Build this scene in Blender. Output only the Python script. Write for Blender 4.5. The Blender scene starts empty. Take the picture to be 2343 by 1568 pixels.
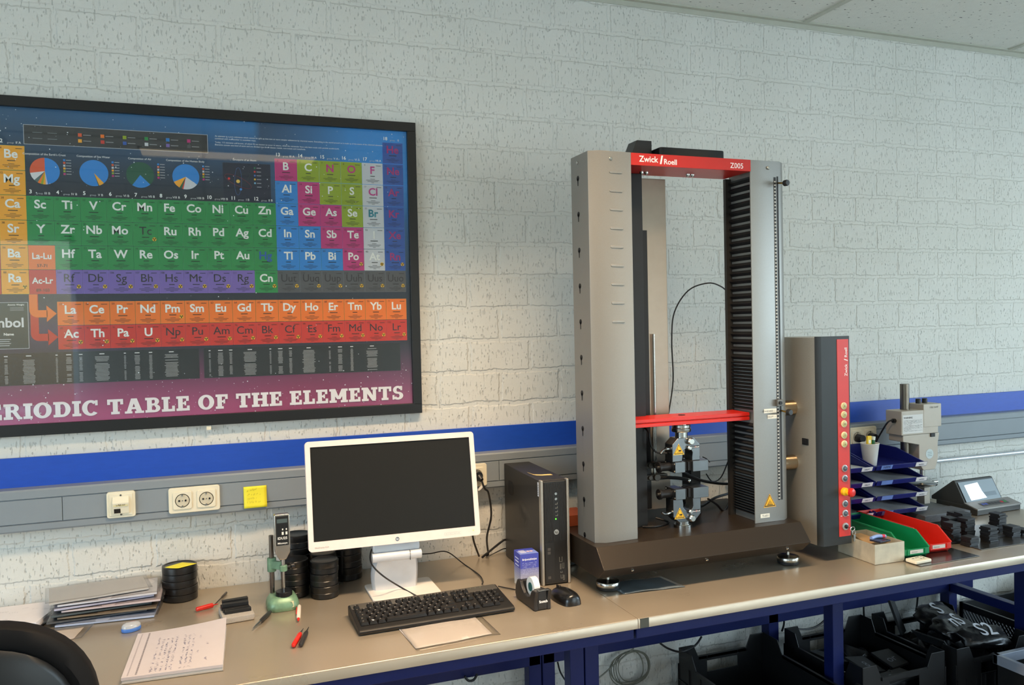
import bpy, bmesh, math, random
from mathutils import Vector, Matrix
random.seed(7)
S = bpy.context.scene
COL = S.collection
TZ = 0.86                      # table top above the floor; shapes are measured from the table top
# ---------------------------------------------------------------- camera
IW, IH = 2343, 1568
FPX, YAW, PIT, ROL, CY, CZ = 1873.39, .357563, .021302, -.021294, -2.854921, .841177
fwd = Vector((math.sin(YAW)*math.cos(PIT), math.cos(YAW)*math.cos(PIT), -math.sin(PIT)))
rt = Vector((math.cos(YAW), -math.sin(YAW), 0)); up = rt.cross(fwd)
r2 = math.cos(ROL)*rt + math.sin(ROL)*up; u2 = -math.sin(ROL)*rt + math.cos(ROL)*up
cd = bpy.data.cameras.new('camera'); cam = bpy.data.objects.new('camera', cd); COL.objects.link(cam)
cd.sensor_width = 36; cd.lens = FPX/IW*36; cd.clip_start = .02
m = Matrix((r2, u2, -fwd)).transposed().to_4x4(); m.translation = (0, CY, CZ+TZ); cam.matrix_world = m
S.camera = cam
C0 = Vector((0, CY, CZ))
def ray(u, v): return (u-IW/2)/FPX*r2 + (IH/2-v)/FPX*u2 + fwd
def pt(u, v, h=0.): q = ray(u, v); return C0 + q*((h-CZ)/q.z)        # where a photo point lies on a level plane h above the table
def py(u, v, y): q = ray(u, v); return C0 + q*((y-CY)/q.y)           # ... on a plane parallel to the wall
def px(u, v, x): q = ray(u, v); return C0 + q*(x/q.x)
# ---------------------------------------------------------------- light
S.view_settings.view_transform = 'Standard'; S.view_settings.look = 'None'
S.view_settings.gamma = 1; S.view_settings.use_curve_mapping = False
S.view_settings.exposure = 0.0
w = bpy.data.worlds.new('sky'); S.world = w; w.use_nodes = True
nt = w.node_tree; nt.nodes.clear()
wo = nt.nodes.new('ShaderNodeOutputWorld'); bg = nt.nodes.new('ShaderNodeBackground'); sk = nt.nodes.new('ShaderNodeTexSky')
sk.sky_type = 'NISHITA'; sk.sun_disc = False; sk.sun_elevation = math.radians(40); sk.sun_rotation = math.radians(160)
bg.inputs[1].default_value = .25
nt.links.new(sk.outputs[0], bg.inputs[0]); nt.links.new(bg.outputs[0], wo.inputs[0])
RX0, RX1, RY0, CH = -3.4, 6.4, -5.6, 2.10      # room: left wall, right wall, far wall behind the camera, ceiling above table
def area(name, loc, rot, sx, sy, col, power, spread=180):
    l = bpy.data.lights.new(name, 'AREA'); l.shape = 'RECTANGLE'; l.size = sx; l.size_y = sy
    l.color = col; l.energy = power; l.spread = math.radians(spread)
    o = bpy.data.objects.new(name, l); o.location = (loc[0], loc[1], loc[2]+TZ); o.rotation_euler = rot; COL.objects.link(o); return o
PI = math.pi
WINS = [('back', 2.6, 5.8, .15, 1.75), ('back', -2.9, -1.1, .15, 1.75), ('right', -4.6, -1.6, .15, 1.75), ('left', -4.4, -1.4, .15, 1.75)]
TL = PI/2-.42                  # sky light falls in slightly downward
DAY = (.64, .85, 1.0)
area('daylight', (4.2, RY0+.10, .95), (TL, 0, PI), 3.1, 1.5, DAY, 320)
area('daylight', (-2.0, RY0+.10, .95), (TL, 0, PI), 1.7, 1.5, DAY, 30)
area('daylight', (RX1-.10, -3.1, .95), (TL, 0, PI/2), 2.9, 1.5, DAY, 125)
area('daylight', (RX0+.10, -2.9, .95), (TL, 0, -PI/2), 2.9, 1.5, DAY, 100)
LAMPS = [(.85, -1.32, 45), (-1.45, -1.32, 9), (.2, -3.4, 18), (3.4, -3.4, 12)]
WARM = (1.0, .72, .46)
for lx, ly, lp in LAMPS:
    area('lamp_light', (lx, ly, CH-.03), (0, 0, 0), 1.1, .22, WARM, lp, 110)
# ---------------------------------------------------------------- materials
def lin(c):
    c = c/255; return c/12.92 if c <= .04045 else ((c+.055)/1.055)**2.4
def rgb(*c): return (lin(c[0]), lin(c[1]), lin(c[2]), 1)
MATS = {}
def mat(name, c, rough=.5, metal=0., var=.04, scale=30., bump=0., bscale=200., trans=0., alpha=1., emit=0., coat=0., spec=.5, stretch=None):
    if name in MATS: return MATS[name]
    m = bpy.data.materials.new(name); m.use_nodes = True; MATS[name] = m
    n = m.node_tree; b = n.nodes['Principled BSDF']; L = n.links
    b.inputs['Roughness'].default_value = rough; b.inputs['Metallic'].default_value = metal
    b.inputs['Transmission Weight'].default_value = trans; b.inputs['Alpha'].default_value = alpha
    b.inputs['Coat Weight'].default_value = coat; b.inputs['Specular IOR Level'].default_value = spec
    tc = n.nodes.new('ShaderNodeTexCoord'); src = tc.outputs['Object']
    if stretch:
        mp = n.nodes.new('ShaderNodeMapping'); mp.inputs['Scale'].default_value = stretch; L.new(src, mp.inputs[0]); src = mp.outputs[0]
    c4 = rgb(*c)
    nz = n.nodes.new('ShaderNodeTexNoise'); nz.inputs['Scale'].default_value = scale; nz.inputs['Detail'].default_value = 4; L.new(src, nz.inputs['Vector'])
    mx = n.nodes.new('ShaderNodeMix'); mx.data_type = 'RGBA'
    mx.inputs['A'].default_value = tuple(x*(1-var*2) for x in c4[:3])+(1,); mx.inputs['B'].default_value = tuple(min(1, x*(1+var*2)) for x in c4[:3])+(1,)
    L.new(nz.outputs['Fac'], mx.inputs['Factor']); L.new(mx.outputs['Result'], b.inputs['Base Color'])
    if emit:
        b.inputs['Emission Color'].default_value = c4; b.inputs['Emission Strength'].default_value = emit
    if bump:
        n2 = n.nodes.new('ShaderNodeTexNoise'); n2.inputs['Scale'].default_value = bscale; n2.inputs['Detail'].default_value = 3; L.new(src, n2.inputs['Vector'])
        bp = n.nodes.new('ShaderNodeBump'); bp.inputs['Strength'].default_value = bump; bp.inputs['Distance'].default_value = .002
        L.new(n2.outputs['Fac'], bp.inputs['Height']); L.new(bp.outputs[0], b.inputs['Normal'])
    return m
def printed(name='print', rough=.45):
    if name in MATS: return MATS[name]
    m = bpy.data.materials.new(name); m.use_nodes = True; MATS[name] = m
    b = m.node_tree.nodes['Principled BSDF']; b.inputs['Roughness'].default_value = rough
    a = m.node_tree.nodes.new('ShaderNodeAttribute'); a.attribute_name = 'Col'
    m.node_tree.links.new(a.outputs['Color'], b.inputs['Base Color']); return m
def clear_sheet(name, tint, gloss=.5, rough=.1, ior=1.45):      # thin clear pane or foil: see-through plus a Fresnel reflection
    if name in MATS: return MATS[name]
    m = bpy.data.materials.new(name); m.use_nodes = True; MATS[name] = m
    n = m.node_tree; n.nodes.clear(); L = n.links
    o = n.nodes.new('ShaderNodeOutputMaterial'); mx = n.nodes.new('ShaderNodeMixShader'); t = n.nodes.new('ShaderNodeBsdfTransparent')
    g = n.nodes.new('ShaderNodeBsdfGlossy'); lw = n.nodes.new('ShaderNodeLayerWeight'); lw.inputs['Blend'].default_value = .5; pw = n.nodes.new('ShaderNodeMath'); pw.operation = 'POWER'; pw.inputs[1].default_value = 5; ml = n.nodes.new('ShaderNodeMath'); ml.operation = 'MULTIPLY_ADD'
    t.inputs[0].default_value = rgb(*tint); g.inputs['Roughness'].default_value = rough; r0 = ((ior-1)/(ior+1))**2*gloss; ml.inputs[1].default_value = gloss-r0; ml.inputs[2].default_value = r0
    L.new(lw.outputs['Facing'], pw.inputs[0]); L.new(pw.outputs[0], ml.inputs[0]); L.new(ml.outputs[0], mx.inputs[0]); L.new(t.outputs[0], mx.inputs[1]); L.new(g.outputs[0], mx.inputs[2]); L.new(mx.outputs[0], o.inputs[0])
    return m
# ---------------------------------------------------------------- mesh builder
def tr(p, rz=0, ry=0, rx=0): return Matrix.Translation(Vector(p)) @ Matrix.Rotation(rz, 4, 'Z') @ Matrix.Rotation(ry, 4, 'Y') @ Matrix.Rotation(rx, 4, 'X')
def rrect(w, h, r, n=5, cx=0, cy=0):
    out = []
    for sx, sy, a0 in ((1, 1, 0), (-1, 1, 90), (-1, -1, 180), (1, -1, 270)):
        for i in range(n+1):
            a = math.radians(a0+90*i/n); out.append((cx+sx*(w/2-r)+r*math.cos(a), cy+sy*(h/2-r)+r*math.sin(a)))
    return out
class MB:
    def __init__(s, X=None): s.V = []; s.F = []; s.K = []; s.c = (1, 1, 1, 1); s.X = X; s.cd = None
    def color(s, *c): s.c = rgb(*c); return s
    def add(s, vs, fs):
        k = len(s.V)
        for v in vs:
            v = Vector(v); s.V.append(s.X @ v if s.X else v)
        for f in fs: s.F.append([k+i for i in f]); s.K.append(s.c)
        return s
    def box(s, x0, x1, y0, y1, z0, z1):
        return s.add([(x0,y0,z0),(x1,y0,z0),(x1,y1,z0),(x0,y1,z0),(x0,y0,z1),(x1,y0,z1),(x1,y1,z1),(x0,y1,z1)],
                     [(3,2,1,0),(4,5,6,7),(0,1,5,4),(1,2,6,5),(2,3,7,6),(3,0,4,7)])
    def cbox(s, c, d): return s.box(c[0]-d[0]/2, c[0]+d[0]/2, c[1]-d[1]/2, c[1]+d[1]/2, c[2]-d[2]/2, c[2]+d[2]/2)
    def prism(s, P, ax, a, b, P2=None):
        n = len(P); P2 = P2 or P
        f = {'z': lambda p, t: (p[0], p[1], t), 'y': lambda p, t: (p[0], t, p[1]), 'x': lambda p, t: (t, p[0], p[1])}[ax]
        return s.add([f(p, a) for p in P]+[f(p, b) for p in P2], [list(range(n))[::-1], list(range(n, 2*n))]+[(i, (i+1) % n, n+(i+1) % n, n+i) for i in range(n)])
    def cyl(s, a, b, r, n=20, r2=None):
        a = Vector(a); b = Vector(b); r2 = r if r2 is None else r2
        d = (b-a).normalized(); u = d.orthogonal().normalized(); v = d.cross(u)
        R = [[p+(u*math.cos(2*PI*i/n)+v*math.sin(2*PI*i/n))*q for i in range(n)] for p, q in ((a, r), (b, r2))]
        return s.add(R[0]+R[1], [list(range(n))[::-1], list(range(n, 2*n))]+[(i, (i+1) % n, n+(i+1) % n, n+i) for i in range(n)])
    def lathe(s, prof, c=(0, 0, 0), n=32, ax=None):
        c = Vector(c); vs = []; fs = []; q = Vector((0, 0, 1)).rotation_difference(Vector(ax)).to_matrix() if ax else None
        for r, z in prof:
            for i in range(n):
                p = Vector((r*math.cos(2*PI*i/n), r*math.sin(2*PI*i/n), z)); vs.append(c+(q @ p if q else p))
        for j in range(len(prof)-1):
            for i in range(n): fs.append((j*n+i, j*n+(i+1) % n, (j+1)*n+(i+1) % n, (j+1)*n+i))
        fs.append(list(range(n))[::-1]); fs.append([(len(prof)-1)*n+i for i in range(n)])
        return s.add(vs, fs)
    def ball(s, c, r, n=16, sq=(1, 1, 1)):
        vs = []; fs = []
        for j in range(1, n//2):
            a = PI*j/(n//2)
            for i in range(n): b = 2*PI*i/n; vs.append((c[0]+r*sq[0]*math.sin(a)*math.cos(b), c[1]+r*sq[1]*math.sin(a)*math.sin(b), c[2]+r*sq[2]*math.cos(a)))
        t = len(vs); vs += [(c[0], c[1], c[2]+r*sq[2]), (c[0], c[1], c[2]-r*sq[2])]
        for j in range(n//2-2):
            for i in range(n): fs.append((j*n+i, (j+1)*n+i, (j+1)*n+(i+1) % n, j*n+(i+1) % n))
        for i in range(n): fs.append((t, i, (i+1) % n)); fs.append((t+1, (n//2-2)*n+(i+1) % n, (n//2-2)*n+i))
        return s.add(vs, fs)
    def tube(s, P, r, n=8, sub=6, closed=False):
        P = [Vector(p) for p in P]; Q = []
        if sub > 1 and len(P) > 2:
            m_ = len(P)
            for i in range(m_ if closed else m_-1):
                g = (lambda k: P[k % m_]) if closed else (lambda k: P[min(max(k, 0), m_-1)])
                a, b, c, d = g(i-1), g(i), g(i+1), g(i+2)
                for j in range(sub):
                    t = j/sub; Q.append(.5*((2*b)+(c-a)*t+(2*a-5*b+4*c-d)*t*t+(3*b-a-3*c+d)*t**3))
            if not closed: Q.append(P[-1])
        else: Q = P
        vs = []; L = len(Q); pu = None
        for i in range(L):
            d = (Q[(i+1) % L]-Q[i-1]) if closed else (Q[min(i+1, L-1)]-Q[max(i-1, 0)]); d.normalize()
            u = d.orthogonal() if pu is None else pu-d*pu.dot(d); u.normalize(); pu = u; v = d.cross(u)
            for k in range(n): vs.append(Q[i]+(u*math.cos(2*PI*k/n)+v*math.sin(2*PI*k/n))*r)
        fs = [(i*n+k, i*n+(k+1) % n, ((i+1) % L)*n+(k+1) % n, ((i+1) % L)*n+k) for i in range(L if closed else L-1) for k in range(n)]
        if not closed: fs += [list(range(n))[::-1], [(L-1)*n+k for k in range(n)]]
        return s.add(vs, fs)
    def loft(s, rings, caps=True):
        n = len(rings[0]); vs = [p for r in rings for p in r]
        fs = [(j*n+i, j*n+(i+1) % n, (j+1)*n+(i+1) % n, (j+1)*n+i) for j in range(len(rings)-1) for i in range(n)]
        if caps: fs += [list(range(n))[::-1], [(len(rings)-1)*n+i for i in range(n)]]
        return s.add(vs, fs)
    def build(s, name, m_, parent=None, bevel=0., smooth=35, kind=None, label=None, seg=2):
        me = bpy.data.meshes.new(name); off = Vector((0, 0, TZ)) if parent is None else Vector((0, 0, 0))
        org = Vector((0, 0, 0))
        if parent is None and s.V:
            lo = Vector([min(v[i] for v in s.V) for i in range(3)]); hi = Vector([max(v[i] for v in s.V) for i in range(3)])
            org = Vector(((lo.x+hi.x)/2, (lo.y+hi.y)/2, lo.z))
        elif parent is not None: org = Vector(parent.get('_o', (0, 0, 0)))
        me.from_pydata([v-org for v in s.V], [], s.F)
        if m_ is not None and m_.name.startswith('print'):
            ca = me.color_attributes.new('Col', 'FLOAT_COLOR', 'CORNER'); i = 0
            if s.cd is not None:
                for j, l in enumerate(me.loops): ca.data[j].color = s.cd(s.V[l.vertex_index])
            else:
                for f, c in zip(s.F, s.K):
                    for _ in f: ca.data[i].color = c; i += 1
        bm = bmesh.new(); bm.from_mesh(me)
        bmesh.ops.recalc_face_normals(bm, faces=bm.faces); bm.to_mesh(me); bm.free()
        me.materials.append(m_)
        o = bpy.data.objects.new(name, me); COL.objects.link(o)
        if parent is not None: o.parent = parent; o['_o'] = tuple(org)
        else: o.location = org+off; o['_o'] = tuple(org)
        if smooth:
            me.shade_smooth(); me.set_sharp_from_angle(angle=math.radians(smooth))
        if bevel:
            b = o.modifiers.new('bevel', 'BEVEL'); b.width = bevel; b.segments = seg; b.limit_method = 'ANGLE'; b.angle_limit = math.radians(40); b.harden_normals = True
        if kind: o['kind'] = kind
        if label: o['label'] = label
        return o
def tag(o, label=None, cat=None, group=None, kind=None):
    if label: o['label'] = label
    if cat: o['category'] = cat
    if group: o['group'] = group
    if kind: o['kind'] = kind
    return o
def thing(name, label, cat, at=(0, 0, 0), rz=0, group=None, local=False):   # Empty at the base of the thing; its parts follow
    o = bpy.data.objects.new(name, None); COL.objects.link(o); o.empty_display_size = .05
    o.location = (at[0], at[1], at[2]+TZ); o.rotation_euler = (0, 0, rz)
    o['_o'] = (0, 0, 0) if local else tuple(at)
    return tag(o, label, cat, group)
KIDS = {}
def copy_tree(o, parent=None):
    c = o.copy(); COL.objects.link(c); c.parent = parent
    for ch in list(o.children): copy_tree(ch, c)
    return c
# ---------------------------------------------------------------- lettering
TC = {}
def glyphs(sx, bold):
    k = (sx, bold)
    if k in TC: return TC[k]
    cu = bpy.data.curves.new('t', 'FONT'); cu.body = sx; cu.size = 1; cu.resolution_u = 3; cu.offset = bold; cu.fill_mode = 'FRONT'
    o = bpy.data.objects.new('t', cu); COL.objects.link(o)
    dg = bpy.context.evaluated_depsgraph_get(); me = bpy.data.meshes.new_from_object(o.evaluated_get(dg))
    V = [(v.co.x, v.co.y) for v in me.vertices]; F = [list(p.vertices) for p in me.polygons]
    bpy.data.objects.remove(o); bpy.data.curves.remove(cu); bpy.data.meshes.remove(me)
    TC[k] = (V, F); return TC[k]
def text(mb, s, o, ux, uy, size, bold=.0, align='C', wscale=1.):
    V, F = glyphs(s, bold)
    if not V: return
    x0 = min(v[0] for v in V); x1 = max(v[0] for v in V)
    sh = {'C': (x0+x1)/2, 'L': x0, 'R': x1}[align]
    o = Vector(o); ux = Vector(ux); uy = Vector(uy)
    mb.add([o+ux*((v[0]-sh)*size*wscale)+uy*(v[1]*size) for v in V], F)
XX, ZZ, YY = Vector((1, 0, 0)), Vector((0, 0, 1)), Vector((0, 1, 0))
def quad(mb, o, ux, uy, w, h):
    o = Vector(o); mb.add([o, o+Vector(ux)*w, o+Vector(ux)*w+Vector(uy)*h, o+Vector(uy)*h], [(0, 1, 2, 3)])
def squiggle(mb, o, ux, uy, n, w, h, t=.0006):      # a line of illegible handwriting
    o = Vector(o); ux = Vector(ux); uy = Vector(uy); x = 0
    while x < w:
        d = random.uniform(.3, 1)*h; a = random.uniform(-.3, .5)*h
        mb.add([o+ux*x+uy*a, o+ux*(x+t)+uy*a, o+ux*(x+t+h*.25)+uy*(a+d), o+ux*(x+h*.25)+uy*(a+d)], [(0, 1, 2, 3)])
        x += h*random.choice((.35, .45, .5, 1.1))
# ================================================================ the room
def wall_mat():
    m = bpy.data.materials.new('painted_block'); m.use_nodes = True; n = m.node_tree; L = n.links; b = n.nodes['Principled BSDF']
    b.inputs['Roughness'].default_value = .62
    g = n.nodes.new('ShaderNodeNewGeometry'); sp = n.nodes.new('ShaderNodeSeparateXYZ'); L.new(g.outputs['Position'], sp.inputs[0])
    ad = n.nodes.new('ShaderNodeMath'); ad.operation = 'ADD'; L.new(sp.outputs[0], ad.inputs[0]); L.new(sp.outputs[1], ad.inputs[1])
    cb = n.nodes.new('ShaderNodeCombineXYZ'); L.new(ad.outputs[0], cb.inputs[0]); L.new(sp.outputs[2], cb.inputs[1])
    nz = n.nodes.new('ShaderNodeTexNoise'); nz.inputs['Scale'].default_value = 14; nz.inputs['Detail'].default_value = 3; L.new(g.outputs['Position'], nz.inputs['Vector'])
    vm = n.nodes.new('ShaderNodeVectorMath'); vm.operation = 'SCALE'; vm.inputs['Scale'].default_value = .020; L.new(nz.outputs['Color'], vm.inputs[0])
    va = n.nodes.new('ShaderNodeVectorMath'); va.operation = 'ADD'; L.new(cb.outputs[0], va.inputs[0]); L.new(vm.outputs[0], va.inputs[1])
    nf = n.nodes.new('ShaderNodeTexNoise'); nf.inputs['Scale'].default_value = 70; nf.inputs['Detail'].default_value = 3; L.new(g.outputs['Position'], nf.inputs['Vector'])
    vf = n.nodes.new('ShaderNodeVectorMath'); vf.operation = 'SCALE'; vf.inputs['Scale'].default_value = .009; L.new(nf.outputs['Color'], vf.inputs[0])
    vb = n.nodes.new('ShaderNodeVectorMath'); vb.operation = 'ADD'; L.new(va.outputs[0], vb.inputs[0]); L.new(vf.outputs[0], vb.inputs[1]); va = vb
    mp = n.nodes.new('ShaderNodeVectorMath'); mp.operation = 'ADD'; mp.inputs[1].default_value = (-1.019-.0145+10*.2385, -(1.023-.1175+TZ)-.0145+10*.235, 0); L.new(va.outputs[0], mp.inputs[0])
    br = n.nodes.new('ShaderNodeTexBrick'); br.inputs['Scale'].default_value = 1; br.inputs['Brick Width'].default_value = .2385; br.inputs['Row Height'].default_value = .1175
    br.inputs['Mortar Size'].default_value = .0105; br.inputs['Mortar Smooth'].default_value = .55; br.offset = .5; br.offset_frequency = 2; L.new(mp.outputs[0], br.inputs['Vector'])
    # grain: fine pitting, vertical drag marks, small holes
    mpz = n.nodes.new('ShaderNodeMapping'); mpz.inputs['Scale'].default_value = (140, 140, 34); L.new(g.outputs['Position'], mpz.inputs[0])
    n1 = n.nodes.new('ShaderNodeTexNoise'); n1.inputs['Scale'].default_value = 1; n1.inputs['Detail'].default_value = 3; L.new(mpz.outputs[0], n1.inputs['Vector'])
    cr = n.nodes.new('ShaderNodeMapRange'); cr.inputs[1].default_value = .60; cr.inputs[2].default_value = .68; cr.inputs[3].default_value = 0; cr.inputs[4].default_value = -1; L.new(n1.outputs['Fac'], cr.inputs[0])
    n2 = n.nodes.new('ShaderNodeTexNoise'); n2.inputs['Scale'].default_value = 110; n2.inputs['Detail'].default_value = 4; L.new(g.outputs['Position'], n2.inputs['Vector'])
    vr = n.nodes.new('ShaderNodeTexVoronoi'); vr.inputs['Scale'].default_value = 1; mv = n.nodes.new('ShaderNodeMapping'); mv.inputs['Scale'].default_value = (80, 80, 46); L.new(g.outputs['Position'], mv.inputs[0]); L.new(mv.outputs[0], vr.inputs['Vector'])
    hr = n.nodes.new('ShaderNodeMapRange'); hr.inputs[1].default_value = .10; hr.inputs[2].default_value = .20; hr.inputs[3].default_value = -1; hr.inputs[4].default_value = 0; L.new(vr.outputs['Distance'], hr.inputs[0])
    def mul(a, k):
        q = n.nodes.new('ShaderNodeMath'); q.operation = 'MULTIPLY'; L.new(a, q.inputs[0]); q.inputs[1].default_value = k; return q.outputs[0]
    def add(a, c):
        q = n.nodes.new('ShaderNodeMath'); q.operation = 'ADD'; L.new(a, q.inputs[0]); L.new(c, q.inputs[1]); return q.outputs[0]
    h = add(add(mul(br.outputs['Fac'], -.0050), mul(cr.outputs[0], .0034)), add(mul(n2.outputs['Fac'], .0022), add(mul(hr.outputs[0], .0034), mul(nz.outputs['Fac'], .006))))
    bp = n.nodes.new('ShaderNodeBump'); bp.inputs['Distance'].default_value = 1.0; bp.inputs['Strength'].default_value = .62; L.new(h, bp.inputs['Height']); L.new(bp.outputs[0], b.inputs['Normal'])
    n3 = n.nodes.new('ShaderNodeTexNoise'); n3.inputs['Scale'].default_value = 2.2; n3.inputs['Detail'].default_value = 5; L.new(g.outputs['Position'], n3.inputs['Vector'])
    mx = n.nodes.new('ShaderNodeMix'); mx.data_type = 'RGBA'; mx.inputs['A'].default_value = rgb(206, 205, 196); mx.inputs['B'].default_value = rgb(226, 225, 219)
    L.new(n3.outputs['Fac'], mx.inputs['Factor'])
    # grime where crates and feet rub the wall near the floor
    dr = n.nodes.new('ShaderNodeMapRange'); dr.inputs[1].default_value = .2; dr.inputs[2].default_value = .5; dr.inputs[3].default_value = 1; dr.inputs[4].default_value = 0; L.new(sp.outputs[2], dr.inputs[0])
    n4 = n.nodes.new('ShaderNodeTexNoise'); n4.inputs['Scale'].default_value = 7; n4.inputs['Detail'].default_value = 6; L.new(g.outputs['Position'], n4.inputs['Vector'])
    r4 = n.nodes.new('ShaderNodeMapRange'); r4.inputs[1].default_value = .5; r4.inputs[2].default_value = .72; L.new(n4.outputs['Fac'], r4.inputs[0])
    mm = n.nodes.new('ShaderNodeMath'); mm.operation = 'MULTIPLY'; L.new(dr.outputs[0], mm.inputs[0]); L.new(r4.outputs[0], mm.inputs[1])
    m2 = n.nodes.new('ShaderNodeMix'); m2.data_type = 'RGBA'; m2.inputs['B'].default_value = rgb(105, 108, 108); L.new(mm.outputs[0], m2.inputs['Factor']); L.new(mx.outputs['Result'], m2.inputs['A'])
    # pits and drag marks: colour darkened for their shade plus bare, dirty block
    pm = n.nodes.new('ShaderNodeMath'); pm.operation = 'MINIMUM'; L.new(cr.outputs[0], pm.inputs[0]); L.new(hr.outputs[0], pm.inputs[1])
    m3 = n.nodes.new('ShaderNodeMix'); m3.data_type = 'RGBA'; m3.inputs['B'].default_value = rgb(150, 149, 142); L.new(mul(pm.outputs[0], -.38), m3.inputs['Factor']); L.new(m2.outputs['Result'], m3.inputs['A'])
    L.new(m3.outputs['Result'], b.inputs['Base Color'])
    return m
WM = wall_mat(); FZ = -TZ
plain = mat('plaster', (214, 212, 205), .8, bump=.3, bscale=90)
def holed(mb, ax, a0, a1, z0, z1, t0, t1, holes):     # wall slab with window openings
    def bx(p0, p1, q0, q1):
        if ax == 'x': mb.box(p0, p1, t0, t1, q0, q1)
        else: mb.box(t0, t1, p0, p1, q0, q1)
    cur = a0
    for h0, h1, g0, g1 in sorted(holes):
        bx(cur, h0, z0, z1); bx(h0, h1, z0, g0); bx(h0, h1, g1, z1); cur = h1
    bx(cur, a1, z0, z1)
MB().box(RX0, RX1, 0, .12, FZ, CH+.1).build('wall_back', WM, kind='structure', smooth=0)
wn = 0
for side, ax, a0, a1, t0, t1 in (('front', 'x', RX0, RX1, RY0-.12, RY0), ('right', 'y', RY0, 0, RX1, RX1+.12), ('left', 'y', RY0, 0, RX0-.12, RX0)):
    hs = [(h[1], h[2], h[3], h[4]) for h in WINS if h[0] == {'front': 'back'}.get(side, side)]
    mb = MB(); holed(mb, ax, a0, a1, FZ, CH+.1, t0, t1, hs); mb.build('wall_'+side, plain, kind='structure', smooth=0)
    for h0, h1, g0, g1 in hs:
        wn += 1; f = MB(); p = MB(); k = .05; md = (h0+h1)/2
        for q0, q1, r0, r1 in ((h0, h1, g0, g0+k), (h0, h1, g1-k, g1), (h0, h0+k, g0, g1), (h1-k, h1, g0, g1), (md-k/2, md+k/2, g0, g1)):
            if ax == 'x': f.box(q0, q1, t0+.02, t0+.07, r0, r1)
            else: f.box((t0+t1)/2-.03, (t0+t1)/2+.02, q0, q1, r0, r1)
        fo = f.build('window_%d' % wn, mat('white_frame', (225, 226, 224), .4), kind='structure')
        if ax == 'x': p.box(h0+k, h1-k, t0+.04, t0+.045, g0+k, g1-k)
        else: p.box((t0+t1)/2-.003, (t0+t1)/2+.002, h0+k, h1-k, g0+k, g1-k)
        p.build('window_pane', clear_sheet('window_glass', (250, 252, 252), 1), fo)
MB().box(RX0-.2, RX1+.2, RY0-.2, .12, FZ-.1, FZ).build('floor', mat('grey_floor', (128, 126, 120), .45, var=.08, scale=3, bump=.1), kind='structure', smooth=0)
def ceil_mat():
    m = mat('mineral_fibre', (222, 222, 214), .85, var=.03, bump=.6, bscale=160); n = m.node_tree; L = n.links
    tc = n.nodes.new('ShaderNodeTexCoord'); mp = n.nodes.new('ShaderNodeMapping'); mp.inputs['Scale'].default_value = (42, 75, 42); mp.inputs['Rotation'].default_value = (0, 0, .6)
    L.new(tc.outputs['Object'], mp.inputs[0]); v = n.nodes.new('ShaderNodeTexNoise'); v.inputs['Scale'].default_value = 1; v.inputs['Detail'].default_value = 1; L.new(mp.outputs[0], v.inputs['Vector'])
    r = n.nodes.new('ShaderNodeMapRange'); r.inputs[1].default_value = .68; r.inputs[2].default_value = .73; L.new(v.outputs['Fac'], r.inputs[0])
    b = n.nodes['Principled BSDF']; old = b.inputs['Base Color'].links[0].from_socket
    mx = n.nodes.new('ShaderNodeMix'); mx.data_type = 'RGBA'; mx.inputs['B'].default_value = rgb(118, 118, 112); L.new(r.outputs[0], mx.inputs['Factor']); L.new(old, mx.inputs['A']); L.new(mx.outputs['Result'], b.inputs['Base Color'])
    return m
cl = MB().box(RX0-.2, RX1+.2, RY0-.2, .12, CH+.004, CH+.1)
cl.build('ceiling', ceil_mat(), kind='structure', smooth=0)
gridm = mat('ceiling_grid', (186, 186, 172), .45)
tb = MB(); X0 = 2.42
for i in range(-5, 5):
    x = X0+i*1.2
    if RX0 < x < RX1: tb.box(x-.012, x+.012, RY0, -.02, CH-.002, CH+.006)
for j in range(1, 10): tb.box(RX0, RX1, -.02-.6*j-.012, -.02-.6*j+.012, CH-.0025, CH+.005)
tb.build('trim_1', gridm, kind='structure', smooth=0)
MB().box(RX0, RX1, -.022, 0, CH-.003, CH+.004).box(RX0, RX1, -.003, 0, CH-.022, CH).build('trim_2', gridm, kind='structure', smooth=0)
# blue board along the wall above the trunking
blue = mat('blue_board', (26, 76, 182), .42, var=.05, scale=25, bump=.12, bscale=300, stretch=(1, 1, 4))
MB().box(RX0, RX1, -.012, 0, .362, .470).build('trim_3', blue, kind='structure', bevel=.001)
# cable trunking
gy = mat('trunking_grey', (134, 142, 148), .42, var=.03, scale=8)
TY = -.058
t = thing('cable_trunking', 'grey plastic cable trunking running along the wall below the blue board', 'cable trunking', (1.5, -.03, .25))
MB().prism([(0, .252), (TY+.004, .252), (TY, .257), (TY, .274), (TY+.006, .276), (TY+.006, .350), (TY, .352), (TY, .374), (TY+.004, .379), (0, .381)], 'x', RX0, RX1).build('trunking_body', gy, t, smooth=20)
cuts = [RX0+.01, -1.36, -.422, .985, 2.66, 4.4, RX1-.01]
for a, b in zip(cuts, cuts[1:]):
    MB().box(a+.0008, b-.0008, TY+.0005, TY+.0058, .2775, .3485).build('cover_panel', gy, t, bevel=.0012)
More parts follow.
